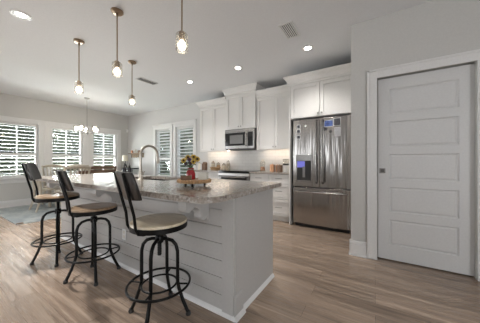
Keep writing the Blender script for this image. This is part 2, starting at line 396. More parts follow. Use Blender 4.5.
# ------------------------------------------------------------------ windows
def shutter(mb, a0, a1, z0, z1, put, mids, tilts, pitch=0.089, st=0.045):
    """stiles, rails and louvres of one plantation shutter panel; put(a, depth, z) -> world point. tilt in radians, outer edge up."""
    def bx(A0, A1, d0, d1, Z0, Z1):
        v = [mb.bm.verts.new(put(a, d, z)) for a, d, z in ((A0, d0, Z0), (A1, d0, Z0), (A1, d1, Z0), (A0, d1, Z0), (A0, d0, Z1), (A1, d0, Z1), (A1, d1, Z1), (A0, d1, Z1))]
        for f in ((0, 3, 2, 1), (4, 5, 6, 7), (0, 1, 5, 4), (1, 2, 6, 5), (2, 3, 7, 6), (3, 0, 4, 7)): mb.bm.faces.new([v[i] for i in f])
    d0, d1 = 0.02, 0.048
    bx(a0, a0+st, d0, d1, z0, z1); bx(a1-st, a1, d0, d1, z0, z1)
    zs = [z0] + mids + [z1]
    for i in range(len(zs)-1):
        lo = zs[i] + (0.06 if i == 0 else 0.03); hi = zs[i+1] - (0.05 if i == len(zs)-2 else 0.03)
        bx(a0+st, a1-st, d0, d1, zs[i] if i == 0 else zs[i]-0.03, lo)
        if i == len(zs)-2: bx(a0+st, a1-st, d0, d1, hi, z1)
        k = max(1, round((hi-lo)/pitch)); p = (hi-lo)/k; t = tilts[i]; w = 0.042
        for q in range(k):
            zc = lo + p*(q+0.5); dc = 0.034
            c, s_ = math.cos(t), math.sin(t)
            pr = [(-w, 0), (-w*0.5, 0.0048), (w*0.5, 0.0048), (w, 0), (w*0.5, -0.0048), (-w*0.5, -0.0048)]
            P = [(dc + x*c - y*s_, zc + x*s_ + y*c) for x, y in pr]
            A = [mb.bm.verts.new(put(a0+st, d, z)) for d, z in P]; B = [mb.bm.verts.new(put(a1-st, d, z)) for d, z in P]
            for j in range(6): mb.bm.faces.new((A[j], A[(j+1) % 6], B[(j+1) % 6], B[j]))
            mb.bm.faces.new(A[::-1]); mb.bm.faces.new(B)

def window(name, a0, a1, z0, z1, put, loc, mids, tilts, panels, muntin, casew=(0.125, 0.125), head=0.13, cornice=False):
    r = sroot(name, loc)
    def bxm(mb, A0, A1, d0, d1, Z0, Z1):
        v = [mb.bm.verts.new(put(a, d, z)) for a, d, z in ((A0, d0, Z0), (A1, d0, Z0), (A1, d1, Z0), (A0, d1, Z0), (A0, d0, Z1), (A1, d0, Z1), (A1, d1, Z1), (A0, d1, Z1))]
        for f in ((0, 3, 2, 1), (4, 5, 6, 7), (0, 1, 5, 4), (1, 2, 6, 5), (2, 3, 7, 6), (3, 0, 4, 7)): mb.bm.faces.new([v[i] for i in f])
    mb = MB(); t = -0.02       # negative depth = into the room
    bxm(mb, a0-casew[0], a0, t, 0, z0, z1+head); bxm(mb, a1, a1+casew[1], t, 0, z0, z1+head); bxm(mb, a0, a1, t, 0, z1, z1+head)
    if cornice:
        bxm(mb, a0-casew[0]-0.015, a1+casew[1]+0.015, t-0.02, 0, z1+head, z1+head+0.025)
        bxm(mb, a0-casew[0]-0.022, a1+casew[1]+0.022, t-0.035, 0, z1+head+0.025, z1+head+0.05)
    obj('casing', mb, M['trim'], r, bevel=0.003, smooth=False)
    mb = MB(); se = 0.015 if cornice else 0.0
    bxm(mb, a0-casew[0]-se, a1+casew[1]+se, -0.055, 0.0, z0-0.035, z0); bxm(mb, a0-casew[0], a1+casew[1], -0.018, 0, z0-0.13, z0-0.035)
    obj('sill', mb, M['trim'], r, bevel=0.004, smooth=False)
    mb = MB()                   # sash frame, meeting rail and muntin near the outside
    fd0, fd1 = 0.085, 0.125; fw = 0.045; zm = (z0+z1)/2 if not mids else mids[0]
    bxm(mb, a0, a0+fw, fd0, fd1, z0, z1); bxm(mb, a1-fw, a1, fd0, fd1, z0, z1); bxm(mb, a0+fw, a1-fw, fd0, fd1, z0, z0+fw); bxm(mb, a0+fw, a1-fw, fd0, fd1, z1-fw, z1)
    bxm(mb, a0+fw, a1-fw, fd0, fd1, zm-0.03, zm+0.03)
    if muntin: bxm(mb, (a0+a1)/2-0.012, (a0+a1)/2+0.012, fd0+0.008, fd1-0.008, z0+fw, z1-fw)
    obj('sash', mb, M['trim'], r, smooth=False)
    mb = MB(); bxm(mb, a0+fw, a1-fw, 0.104, 0.108, z0+fw, zm-0.03); bxm(mb, a0+fw, a1-fw, 0.104, 0.108, zm+0.03, z1-fw)
    obj('pane', mb, M['glass'], r, smooth=False)
    n = panels; w = (a1-a0-0.006)/n
    for k in range(n):
        mb = MB(); shutter(mb, a0+0.003+k*w, a0+0.003+(k+1)*w-0.002, z0+0.003, z1-0.003, put, mids, tilts)
        obj('shutter', mb, M['trim'], r, smooth=False)
    return r
for k, (a0, a1, z0, z1) in enumerate(WL):
    window('window_%d' % (k+1), a0, a1, z0, z1, lambda a, d, z: Vector((XL-d, a, z)), (XL, (a0+a1)/2, z0), [1.29], [-0.44, 0.07], 1, True)
for k, (a0, a1, z0, z1) in enumerate(WB):
    window('window_%d' % (k+4), a0, a1, z0, z1, lambda a, d, z: Vector((a, YB+d, z)), ((a0+a1)/2, YB, z0), [1.20], [-0.42, -0.40], 1, False, (0.10, 0.10), 0.10, True)

# ------------------------------------------------------------------ ceiling fittings
def downlight(x, y, label, k=1.0):
    t = thing('recessed_light', label, 'ceiling light', (x, y, H), 0, 'recessed ceiling lights')
    obj('trim_ring', MB().lathe([(0.047, 0), (0.047, -0.002), (0.066, -0.008), (0.090, -0.005), (0.093, 0), (0.047, 0)], (0, 0, 0), 28), M['trim'], t, world=False)
    obj('lens', MB().lathe([(0, -0.0035), (0.046, -0.0035), (0.046, -0.001), (0, -0.001)], (0, 0, 0), 24), M['can'], t, world=False)
    l = bpy.data.lights.new('can_lamp', 'SPOT'); l.energy = DOWN_W*k; l.spot_size = math.radians(112); l.spot_blend = 0.8; l.color = (1, 0.97, 0.93); l.shadow_soft_size = 0.06
    o = bpy.data.objects.new('can_lamp', l); COL.objects.link(o); o.parent = t; o.location = (0, 0, -0.03)
downlight(-3.33, 0.70, 'recessed ceiling light beyond the pendants, in the upper corner away from the cabinets', 4.2)
downlight(-0.82, 3.11, 'recessed ceiling light in front of the fridge cabinet, beside the square vent')
downlight(-2.02, 3.12, 'recessed ceiling light in front of the microwave cabinet')
downlight(-3.21, 3.14, 'recessed ceiling light in front of the end wall cabinet by the window')

downlight(-4.75, 0.70, 'added recessed light, unseen, brightening the floor between the pendants and the rug', 1.8)  # extra lamp added out of view to lift the floor brightness
def vent(x, y, sx_, sy_, n, label):
    t = thing('ceiling_vent', label, 'vent', (x, y, H))
    mb = MB(); w = 0.018
    mb.box(-sx_/2, sx_/2, -sy_/2, -sy_/2+w, -0.008, 0); mb.box(-sx_/2, sx_/2, sy_/2-w, sy_/2, -0.008, 0); mb.box(-sx_/2, -sx_/2+w, -sy_/2+w, sy_/2-w, -0.008, 0); mb.box(sx_/2-w, sx_/2, -sy_/2+w, sy_/2-w, -0.008, 0)
    obj('frame', mb, M['trim'], t, world=False, smooth=False)
    obj('backing', MB().box(-sx_/2+w, sx_/2-w, -sy_/2+w, sy_/2-w, -0.0015, 0), M['ventback'], t, world=False)
    mb = MB()
    for k in range(n):
        xc = -sx_/2+w+(sx_-2*w)*(k+0.5)/n
        mb.rbox((xc, 0, -0.005), (0.015, sy_-2*w, 0.0025), Matrix.Rotation(0.35, 3, 'Y'))
    obj('grille', mb, M['trim'], t, world=False, smooth=False)
vent(-0.90, 2.57, 0.17, 0.33, 6, 'white slatted ceiling vent beside a recessed light near the fridge')
vent(-3.905, 2.64, 0.17, 0.40, 6, 'white slatted ceiling vent beyond the pendant lights')

def pendant():
    t = thing('pendant_light', '', 'pendant light', (0, 0, H), 0, 'jar pendant lights')
    obj('canopy', MB().lathe([(0, 0), (0.062, 0), (0.062, -0.012), (0.050, -0.024), (0.012, -0.030), (0, -0.030)], (0, 0, 0), 28), M['bronze'], t, world=False)
    obj('rod', MB().tube([(0, 0, -0.028), (0, 0, -0.545)], 0.0065, 10).tube([(0, 0, -0.028), (0, 0, -0.06)], 0.010, 10), M['bronze'], t, world=False)
    obj('socket', MB().lathe([(0, -0.535), (0.014, -0.538), (0.024, -0.548), (0.026, -0.604), (0.020, -0.616), (0, -0.616)], (0, 0, 0), 20), M['bronze'], t, world=False)
    obj('glass_shade', MB().lathe([(0.024, -0.556), (0.044, -0.560), (0.050, -0.570), (0.052, -0.696), (0.047, -0.706), (0.044, -0.706), (0.048, -0.696), (0.047, -0.573), (0.042, -0.564), (0.026, -0.560)], (0, 0, 0), 28), M['shadeglass'], t, world=False)
    obj('bulb', MB().lathe([(0, -0.612), (0.013, -0.614), (0.016, -0.626), (0.028, -0.640), (0.033, -0.657), (0.028, -0.676), (0.016, -0.687), (0, -0.690)], (0, 0, 0), 18), M['bulb'], t, world=False)
    return t
pl = [((-1.37, 1.25, H), 'jar pendant light over the tray of sunflowers, closest to the fridge'),
      ((-2.365, 1.24, H), 'middle jar pendant light over the island, on a brass rod'),
      ((-3.385, 1.27, H), 'jar pendant light over the dining end of the island, third from the sunflower tray'),
      ((-3.36, 2.00, H), 'jar pendant light hanging behind the island row, next to the ceiling vent')]
P0 = pendant()
for i, (loc, lab) in enumerate(pl):
    p = P0 if i == 0 else copy_tree(P0)
    place(p, loc, 0, lab)

ch = thing('chandelier', 'small five-arm chandelier with glass cup shades over the dining table', 'chandelier', (-6.25, 2.52, H))
obj('canopy', MB().lathe([(0, 0), (0.06, 0), (0.055, -0.02), (0.01, -0.035), (0, -0.035)], (0, 0, 0), 24), M['pewter'], ch, world=False)
obj('stem', MB().tube([(0, 0, -0.03), (0, 0, -0.92)], 0.006, 8).lathe([(0, -0.80), (0.018, -0.82), (0.024, -0.86), (0.018, -0.92), (0, -0.945)], (0, 0, 0), 16), M['pewter'], ch, world=False)
for k in range(5):
    a = 2*PI*k/5 + 0.35
    def pt(r, z): return (r*math.cos(a), r*math.sin(a), z)
    arm = obj('arm', MB().tube([pt(0.015, -0.87), pt(0.08, -0.90), pt(0.16, -0.91), pt(0.215, -0.895), pt(0.23, -0.86)], 0.006, 8).lathe([(0, -0.87), (0.03, -0.865), (0.03, -0.855), (0.012, -0.85), (0, -0.85)], (0.23*math.cos(a), 0.23*math.sin(a), 0), 14), M['pewter'], ch, world=False)
    c = (0.23*math.cos(a), 0.23*math.sin(a), 0)
    obj('glass_shade', MB().lathe([(0.028, -0.853), (0.050, -0.835), (0.056, -0.78), (0.060, -0.73), (0.057, -0.73), (0.053, -0.78), (0.047, -0.832), (0.028, -0.849)], c, 20), M['jarglass'], arm, world=False)
    obj('bulb', MB().lathe([(0, -0.85), (0.012, -0.85), (0.014, -0.825), (0.021, -0.80), (0.021, -0.775), (0.012, -0.755), (0, -0.752)], c, 14), M['bulb_b'], arm, world=False)

tag(obj('motion_sensor', MB().lathe([(0, -0.055), (0.030, -0.050), (0.036, -0.02), (0.036, 0.03), (0.026, 0.052), (0, 0.055)], (XL+0.037, 4.26, 2.20), 14).box(XL, XL+0.02, 4.235, 4.285, 2.16, 2.24), M['plastic']), 'white motion sensor high on the wall in the far corner', 'sensor')

# ------------------------------------------------------------------ cabinets
def shaker(mb, x0, x1, z0, z1, yf, st=0.058, t=0.019):
    mb.box(x0, x0+st, yf, yf+t, z0, z1); mb.box(x1-st, x1, yf, yf+t, z0, z1)
    mb.box(x0+st, x1-st, yf, yf+t, z0, z0+st); mb.box(x0+st, x1-st, yf, yf+t, z1-st, z1)
    mb.box(x0+st, x1-st, yf+0.0165, yf+t, z0+st, z1-st)
    return mb
def knob(parent, x, y, z):
    obj('knob', MB().lathe([(0, -0.026), (0.010, -0.025), (0.013, -0.019), (0.011, -0.013), (0.005, -0.009), (0.006, 0), (0, 0)], (x, y, z), 14, 'y'), M['pewter'], parent)
def pull(parent, xc, y, z, w=0.13):
    mb = MB().tube([(xc-w/2, y-0.028, z), (xc+w/2, y-0.028, z)], 0.0055, 8)
    for s in (-1, 1): mb.tube([(xc+s*(w/2-0.018), y, z), (xc+s*(w/2-0.018), y-0.028, z)], 0.0045, 8)
    obj('handle', mb, M['pewter'], parent)
def crown(x0, x1, yf, yb, prof):
    mb = MB(); rings = []
    for o, z in prof:
        rings.append([mb.bm.verts.new(p) for p in ((x0-o[0], yb, z), (x0-o[0], yf-o[1], z), (x1+o[2], yf-o[1], z), (x1+o[2], yb, z))])
    for A, B in zip(rings, rings[1:]):
        for k in range(3): mb.bm.faces.new((A[k], A[k+1], B[k+1], B[k]))
    mb.bm.faces.new(rings[-1]); mb.bm.faces.new(rings[0][::-1]); mb.bm.faces.new([r[0] for r in rings][::-1] + []) if False else None
    for A, B in zip(rings, rings[1:]): mb.bm.faces.new((A[3], A[0], B[0], B[3]))
    return mb
def crown_prof(z0, z1, L=1, R=1, proj=0.075):
    k = z1-z0; q = [(0.0, 0), (0.008, 0.0), (0.008, 0.22), (0.022, 0.27), (0.034, 0.55), (0.060, 0.80), (proj-0.004, 0.86), (proj, 1.0)]
    return [((o*L, o, o*R), z0+f*k) for o, f in q]
def upper(name, label, x0, x1, yf, z0, zd, zc, L, R):
    t = thing(name, label, 'cabinet', ((x0+x1)/2, YB, z0), 0, 'wall cabinets')
    obj('body', MB().box(x0, x1, yf+0.020, YB-0.002, z0+0.026, zd+0.03), M['cab'], t, smooth=False)
    obj('light_rail', MB().box(x0, x1, yf+0.020, yf+0.038, z0, z0+0.026), M['cab'], t, smooth=False)
    xm = (x0+x1)/2; g = 0.005
    for a, b, kx in ((x0+g, xm-g/2, xm-0.030), (xm+g/2, x1-g, xm+0.030)):
        d = obj('door', shaker(MB(), a, b, z0+0.004, zd, yf), M['cab'], t, bevel=0.0015, smooth=False)
        knob(d, kx, yf, z0+0.055)
    obj('crown', crown(x0, x1, yf, YB-0.002, crown_prof(zd+0.002, zc, L, R)), M['cab'], t, smooth=False)
    return t
upper('wall_cabinet', 'white shaker wall cabinet nearest the shuttered window', -3.722, -2.893, 3.985, 1.352, 2.425, 2.575, 1, 0)
upper('wall_cabinet', 'tall-topped white shaker cabinet above the microwave, its crown touching the ceiling', -2.890, -2.123, 3.945, 1.825, 2.575, 2.735, 1, 1)
upper('wall_cabinet', 'white shaker wall cabinet between the microwave and the fridge', -2.120, -1.290, 3.985, 1.352, 2.425, 2.575, 0, 0)
# cabinet over the fridge with its tall side panel
t = thing('fridge_cabinet', 'deep white cabinet above the fridge with a tall side panel', 'cabinet', (-0.78, YB, 1.84), 0, 'wall cabinets')
x0, x1, yf = -1.262, -0.262, 3.62
obj('body', MB().box(x0, x1, yf+0.02, YB-0.002, 1.850, 2.455), M['cab'], t, smooth=False)
obj('side_panel', MB().box(x0-0.022, x0-0.002, yf+0.01, YB-0.002, 0, 2.455), M['cab'], t, smooth=False)
xm = (x0+x1)/2
for a, b, kx in ((x0+0.01, xm-0.002, xm-0.03), (xm+0.002, x1-0.01, xm+0.03)):
    d = obj('door', shaker(MB(), a, b, 1.856, 2.415, yf), M['cab'], t, bevel=0.0015, smooth=False)
    knob(d, kx, yf, 1.90)
obj('crown', crown(x0-0.02, x1, yf, 3.905, crown_prof(2.418, 2.575, 1, 0)), M['cab'], t, smooth=False)

# base run
YC = 3.70
def base_unit(label, x0, x1, rows, door):
    t = thing('base_cabinet', label, 'cabinet', ((x0+x1)/2, YB, 0), 0, 'base cabinets')
    obj('body', MB().box(x0, x1, YC+0.021, YB-0.002, 0.10, 0.872).box(x0, x1, YC+0.075, YB-0.002, 0.0, 0.10), M['cab'], t, smooth=False)
    xm = (x0+x1)/2
    for z0, z1 in rows:
        d = obj('drawer', shaker(MB(), x0+0.003, x1-0.003, z0, z1, YC, 0.050), M['cab'], t, bevel=0.0015, smooth=False)
        pull(d, xm, YC, (z0+z1)/2+0.01)
    if door:
        for a, b, kx in ((x0+0.003, xm-0.0015, xm-0.03), (xm+0.0015, x1-0.003, xm+0.03)):
            d = obj('door', shaker(MB(), a, b, *door, YC), M['cab'], t, bevel=0.0015, smooth=False); knob(d, kx, YC, door[1]-0.06)
base_unit('white base cabinet with one drawer at the window end of the run', -3.72, -2.893, [(0.705, 0.862)], (0.108, 0.697))
base_unit('white base cabinet with one drawer just after the range', -2.113, -1.705, [(0.705, 0.862)], (0.108, 0.697))
base_unit('white three-drawer base cabinet beside the fridge', -1.703, -1.288, [(0.705, 0.862), (0.415, 0.697), (0.108, 0.407)], None)
o = obj('countertop', MB().box(-3.74, -2.892, YC-0.03, YB-0.012, 0.874, 0.908), M['granite'], None, bevel=0.004); tag(o, 'speckled granite countertop piece on the window side of the range', 'countertop', 'back counter granite')
o = obj('countertop', MB().box(-2.114, -1.288, YC-0.03, YB-0.012, 0.874, 0.908), M['granite'], None, bevel=0.004); tag(o, 'speckled granite countertop piece between the range and the fridge', 'countertop', 'back counter granite')
struct('backsplash_wall_tile', MB().box(-3.74, -1.288, YB-0.011, YB-0.0005, 0.905, 1.372), M['tile'], smooth=False)
for x0_, x1_, lab in ((-3.66, -2.95, 'warm strip light under the cabinet nearest the window'), (-2.05, -1.36, 'warm strip light under the cabinet beside the fridge')):
    o = obj('under_cabinet_light', MB().box(x0_, x1_, 4.14, 4.17, 1.366, 1.3778), M['strip']); tag(o, lab, 'light', 'under cabinet strip lights')

# microwave
t = thing('microwave', 'stainless over-the-range microwave with a black window', 'microwave', (-2.506, YB, 1.375))
mx0, mx1, mz0, mz1, my = -2.884, -2.128, 1.378, 1.818, 3.90
obj('body', MB().box(mx0, mx1, my+0.03, YB-0.012, mz0, mz1), M['steeldark'], t, bevel=0.004)
obj('vent_strip', MB().box(mx0, mx1, my+0.004, my+0.03, mz1-0.055, mz1), M['steelflat'], t, bevel=0.003)
d = obj('door', MB().box(mx0, mx1-0.165, my, my+0.03, mz0+0.012, mz1-0.058), M['steelflat'], t, bevel=0.004)
obj('glass_window', MB().box(mx0+0.014, mx1-0.222, my-0.003, my+0.002, mz0+0.078, mz1-0.078), M['blackgloss'], d)
obj('inner_screen', MB().box(mx0+0.14, mx1-0.27, my-0.0036, my-0.003, mz0+0.12, mz1-0.13), M['steeldark'], d)
obj('handle', MB().tube([(mx1-0.195, my, mz0+0.06), (mx1-0.195, my-0.035, mz0+0.085), (mx1-0.195, my-0.035, mz1-0.125), (mx1-0.195, my, mz1-0.10)], 0.009, 10), M['steelflat'], d)
p = obj('control_panel', MB().box(mx1-0.163, mx1, my, my+0.03, mz0+0.012, mz1-0.058), M['steelflat'], t, bevel=0.004)
obj('keypad', MB().box(mx1-0.152, mx1-0.030, my-0.003, my+0.002, mz0+0.060, mz1-0.078), M['blackgloss'], p)
obj('base_vent', MB().box(mx0+0.02, mx1-0.02, my+0.01, YB-0.05, mz0-0.008, mz0+0.004), M['darkgap'], t)

# range
t = thing('kitchen_range', 'stainless slide-in range with black glass cooktop between base cabinets', 'range', (-2.503, YB, 0))
rx0, rx1, ry = -2.888, -2.118, 3.655
obj('body', MB().box(rx0, rx1, ry+0.045, YB-0.02, 0.08, 0.866), M['steeldark'], t)
obj('cooktop', MB().box(rx0-0.002, rx1+0.002, ry+0.004, YB-0.02, 0.8685, 0.916), M['blackgloss'], t, bevel=0.003)
p = obj('control_panel', MB().prism([(0, 0.815), (0, 0.862), (0.012, 0.866), (0.06, 0.866), (0.06, 0.815)], (rx0, ry, 0), (0, 1, 0), (0, 0, 1), (rx1-rx0, 0, 0)), M['steelbright'], t, bevel=0.003)
d = obj('oven_door', MB().box(rx0+0.003, rx1-0.003, ry, ry+0.042, 0.24, 0.808), M['steelflat'], t, bevel=0.005)
obj('glass_window', MB().box(rx0+0.09, rx1-0.05, ry-0.003, ry+0.002, 0.33, 0.785), M['blackgloss'], d)
mb = MB().tube([(rx0+0.05, ry-0.05, 0.79), (rx1-0.05, ry-0.05, 0.79)], 0.011, 10)
for s in (rx0+0.08, rx1-0.08): mb.tube([(s, ry, 0.79), (s, ry-0.05, 0.79)], 0.008, 8)
obj('handle', mb, M['steelflat'], d)
obj('drawer', MB().box(rx0+0.003, rx1-0.003, ry+0.004, ry+0.042, 0.09, 0.232), M['steelflat'], t, bevel=0.004)
mb = MB()
for sx_ in (rx0+0.05, rx1-0.05):
    for sy_ in (ry+0.10, YB-0.10): mb.tube([(sx_, sy_, 0), (sx_, sy_, 0.09)], 0.018, 10)
obj('feet', mb, M['darkgap'], t)

# refrigerator
t = thing('refrigerator', 'stainless french-door refrigerator with a water dispenser and photo magnets', 'refrigerator', (-0.77, 3.9, 0))
fx0, fx1, fy = -1.207, -0.312, 3.615
xm = (fx0+fx1)/2 - 0.005
obj('body', MB().box(fx0+0.004, fx1-0.004, fy+0.075, YB-0.06, 0.05, 1.80), M['steeldark'], t, bevel=0.004)
obj('toe_grille', MB().box(fx0+0.02, fx1-0.02, fy+0.06, fy+0.10, 0.0, 0.052), M['darkgap'], t)
def fdoor(name, a, b, z0, z1):
    mb = MB(); n = 10; pts = []
    for i in range(n+1):
        u = i/n; pts.append((a+(b-a)*u, fy + 0.012*(2*u-1)**4))
    poly = pts + [(b, fy+0.07), (a, fy+0.07)]
    mb.prism(poly, (0, 0, z0), (1, 0, 0), (0, 1, 0), (0, 0, z1-z0))
    return obj(name, mb, M['steel'], t, bevel=0.004)
d1 = fdoor('door', fx0, xm-0.003, 0.688, 1.815); d2 = fdoor('door', xm+0.003, fx1, 0.688, 1.815); d3 = fdoor('freezer_drawer', fx0, fx1, 0.062, 0.668)
obj('hinge', MB().box(fx0+0.02, fx0+0.12, fy+0.02, fy+0.12, 1.815, 1.832).box(fx1-0.12, fx1-0.02, fy+0.02, fy+0.12, 1.815, 1.832), M['steeldark'], t)
for d, x in ((d1, xm-0.048), (d2, xm+0.048)):
    mb = MB().tube([(x, fy, 0.755), (x, fy-0.045, 0.785), (x, fy-0.058, 1.05), (x, fy-0.062, 1.33), (x, fy-0.058, 1.56), (x, fy-0.045, 1.755), (x, fy, 1.78)], 0.0135, 12)
    obj('handle', mb, M['steelflat'], d)
mb = MB().tube([(fx0+0.055, fy, 0.605), (fx0+0.075, fy-0.048, 0.605), (fx0+0.25, fy-0.06, 0.605), (xm, fy-0.064, 0.605), (fx1-0.25, fy-0.06, 0.605), (fx1-0.075, fy-0.048, 0.605), (fx1-0.055, fy, 0.605)], 0.0135, 12)
obj('handle', mb, M['steelflat'], d3)
# dispenser
da, db, dz0, dz1 = fx0+0.055, fx0+0.325, 0.765, 1.225
dp = obj('dispenser', MB().box(da, da+0.02, fy-0.010, fy+0.01, dz0, dz1).box(db-0.02, db, fy-0.010, fy+0.01, dz0, dz1).box(da+0.02, db-0.02, fy-0.010, fy+0.01, dz1-0.105, dz1).box(da+0.02, db-0.02, fy-0.016, fy+0.01, dz0, dz0+0.03), M['steelflat'], d1, bevel=0.003)
obj('recess', MB().box(da+0.02, db-0.02, fy-0.003, fy+0.004, dz0+0.03, dz1-0.105), M['darkgap'], d1)
obj('display', MB().box(da+0.022, da+0.15, fy-0.006, fy-0.002, dz1-0.215, dz1-0.108), M['blue'], d1, label='lit blue display of the water dispenser')
obj('paddle', MB().box((da+db)/2-0.02, (da+db)/2+0.02, fy-0.014, fy-0.002, dz0+0.08, dz1-0.20), M['pewter'], d1)
obj('badge', MB().lathe([(0, -0.006), (0.016, -0.005), (0.018, 0.004), (0, 0.004)], (fx0+0.215, fy+0.004, 1.705), 20, 'y'), M['plastic'], d1)
# photos and magnets held on the doors
def sheet(name, label, cat, x, z, w, h, mat, group='photos and magnets on the fridge'):
    o = obj(name, MB().box(x-w/2, x+w/2, fy-0.0035, fy-0.0005, z-h/2, z+h/2), M['paper']); tag(o, label, cat, group)
    obj('print', MB().box(x-w/2+0.006, x+w/2-0.006, fy-0.0042, fy-0.0035, z-h/2+0.006, z+h/2-0.006), mat, o, world=False)
    return o
sheet('photo_magnet', 'topmost of three small dark photo squares on the dispenser door', 'magnet', fx0+0.100, 1.705, 0.060, 0.062, M['photo_a'])
sheet('photo_magnet', 'middle one of three small dark photo squares on the dispenser door', 'magnet', fx0+0.100, 1.625, 0.060, 0.062, M['photo_a'])
sheet('photo_magnet', 'lowest of three small dark photo squares, above the dispenser', 'magnet', fx0+0.100, 1.525, 0.060, 0.062, M['photo_a'])
sheet('photo', 'blue photo print on the fridge door without the dispenser', 'photo', xm+0.138, 1.715, 0.135, 0.105, M['photo_c'])
sheet('photo', 'dark photo print high on the fridge door beside the blue print', 'photo', xm+0.262, 1.728, 0.105, 0.120, M['photo_a'])
sheet('photo', 'pale two-picture photo strip low in the cluster of fridge prints', 'photo', xm+0.268, 1.575, 0.085, 0.140, M['photo_b'])
o = obj('magnet', MB().lathe([(0, -0.008), (0.022, -0.007), (0.024, -0.0005), (0, -0.0005)], (xm+0.095, fy, 1.630), 18, 'y'), M['photo_a']); tag(o, 'round dark magnet directly below the blue print', 'magnet', 'photos and magnets on the fridge')
o = obj('magnet', MB().lathe([(0, -0.008), (0.020, -0.007), (0.022, -0.0005), (0, -0.0005)], (xm+0.165, fy, 1.585), 18, 'y'), M['steeldark']); tag(o, 'small grey round magnet beside the pale photo strip', 'magnet', 'photos and magnets on the fridge')

# ------------------------------------------------------------------ island
IX0, IX1, IY0, IY1 = -3.90, -0.838, 1.245, 1.915
t = thing('kitchen_island', 'long white kitchen island with shiplap front and scroll corbels', 'island', ((IX0+IX1)/2, (IY0+IY1)/2, 0))
mb = MB(); mb.box(IX0+0.02, IX1-0.02, IY0+0.008, IY0+0.03, 0.0, 0.872); mb.box(IX0+0.02, IX1-0.02, IY1-0.03, IY1-0.01, 0.10, 0.872); mb.box(IX0, IX0+0.02, IY0+0.008, IY1-0.01, 0, 0.872)
mb.box(IX0+0.02, IX1-0.02, IY1-0.10, IY1-0.08, 0, 0.10)
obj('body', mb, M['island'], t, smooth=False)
seams = [0.0, 0.138, 0.262, 0.386, 0.510, 0.634, 0.758, 0.872]
mb = MB()
for a, b in zip(seams, seams[1:]): mb.box(IX0, IX1-0.10, IY0-0.006, IY0+0.008, a+0.0022, b-0.0022)
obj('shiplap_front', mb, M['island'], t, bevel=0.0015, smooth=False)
mb = MB(); mb.box(IX1-0.10, IX1, IY0-0.012, IY0+0.012, 0, 0.872); mb.box(IX1-0.012, IX1+0.006, IY0+0.012, IY0+0.085, 0, 0.872)
obj('corner_post', mb, M['island'], t, bevel=0.0015, smooth=False)
mb = MB(); mb.box(IX1-0.02, IX1-0.001, IY0+0.085, IY1, 0.0, 0.872)
obj('end_panel', mb, M['island'], t, smooth=False)
mb = MB(); mb.box(IX1-0.115, IX1+0.020, IY0-0.026, IY0+0.10, 0.001, 0.155)
mb.prism([(0, 0), (0.014, 0), (0.006, 0.018), (0, 0.022)], (IX1+0.006, IY0+0.10, 0.155), (1, 0, 0), (0, 0, 1), (0, -0.126, 0)) if False else None
obj('plinth_block', mb, M['island'], t, bevel=0.006, smooth=False) if False else None
mb = MB(); mb.box(IX1+0.006, IX1+0.017, IY0-0.012, IY0+0.095, 0.0, 0.150)
mb.prism([(0, 0), (0.011, 0), (0.004, 0.018), (0, 0.020)], (IX1+0.006, IY0+0.095, 0.150), (1, 0, 0), (0, 0, 1), (0, -0.107, 0))
obj('plinth_block', mb, M['island'], t, smooth=False)
mb = MB(); q = [(0, 0), (0.018, 0), (0.017, 0.008), (0.010, 0.020), (0, 0.032)]
mb.prism(q, (IX0, IY0-0.006, 0), (0, -1, 0), (0, 0, 1), (IX1-IX0+0.017, 0, 0))
mb.prism(q, (IX1+0.017, IY0-0.020, 0), (1, 0, 0), (0, 0, 1), (0, 0.125, 0)); mb.prism(q, (IX1-0.001, IY0+0.095, 0), (1, 0, 0), (0, 0, 1), (0, IY1-IY0-0.095, 0))
obj('shoe_moulding', mb, M['trim'], t, smooth=False)
def corbel(x):
    w = 0.075
    prof = [(0, 0), (0.235, 0), (0.235, -0.030), (0.218, -0.034)]
    for i in range(9):                      # upper scroll
        a = -0.1 + i/8*2.6; prof.append((0.188+0.034*math.cos(a)*0.95, -0.072-0.036*math.sin(a)))
    prof += [(0.142, -0.080), (0.115, -0.092), (0.094, -0.112), (0.082, -0.138)]
    for i in range(7):                      # lower scroll
        a = 0.2 + i/6*2.4; prof.append((0.050+0.030*math.cos(a), -0.160-0.030*math.sin(a)))
    prof += [(0.012, -0.205), (0, -0.215)]
    prof = [(a*1.08, b) for a, b in prof]
    mb = MB(); mb.prism(prof, (x-w/2, IY0-0.0065, 0.871), (0, -1, 0), (0, 0, 1), (w, 0, 0))
    obj('corbel', mb, M['island'], t, bevel=0.003, smooth=False)
for x in (-1.10, -2.34, -3.58): corbel(x)
op = obj('outlet_plate', MB().box(-2.255, -2.185, IY0-0.012, IY0-0.0062, 0.290, 0.405), M['plastic'], t, bevel=0.003)
obj('socket_face', MB().box(-2.237, -2.203, IY0-0.0135, IY0-0.012, 0.355, 0.385).box(-2.237, -2.203, IY0-0.0135, IY0-0.012, 0.310, 0.340), M['ceramic'], op)

# island countertop with rounded corners and a sink cut-out
CX0, CX1, CY0, CY1, CZ0, CZ1 = -3.96, -0.758, 0.875, 1.945, 0.873, 0.908
SX0, SX1, SY0, SY1 = -2.62, -1.88, 1.46, 1.84
def rrect(x0, x1, y0, y1, rs, n=8):
    pts = []
    for (cx_, cy_, a0), r in zip(((x0, y0, PI), (x1, y0, 1.5*PI), (x1, y1, 0), (x0, y1, 0.5*PI)), rs):
        ox = cx_ + (r if cx_ == x0 else -r); oy = cy_ + (r if cy_ == y0 else -r)
        for i in range(n+1): a = a0 + PI/2*i/n; pts.append((ox+r*math.cos(a), oy+r*math.sin(a)))
    return pts
outer = rrect(CX0, CX1, CY0, CY1, (0.14, 0.14, 0.012, 0.012)); inner = rrect(SX0, SX1, SY0, SY1, (0.04,)*4)
mb = MB(); bm = mb.bm
loops = []
for pts in (outer, inner):
    vs = [bm.verts.new((x, y, CZ1)) for x, y in pts]; loops.append(vs)
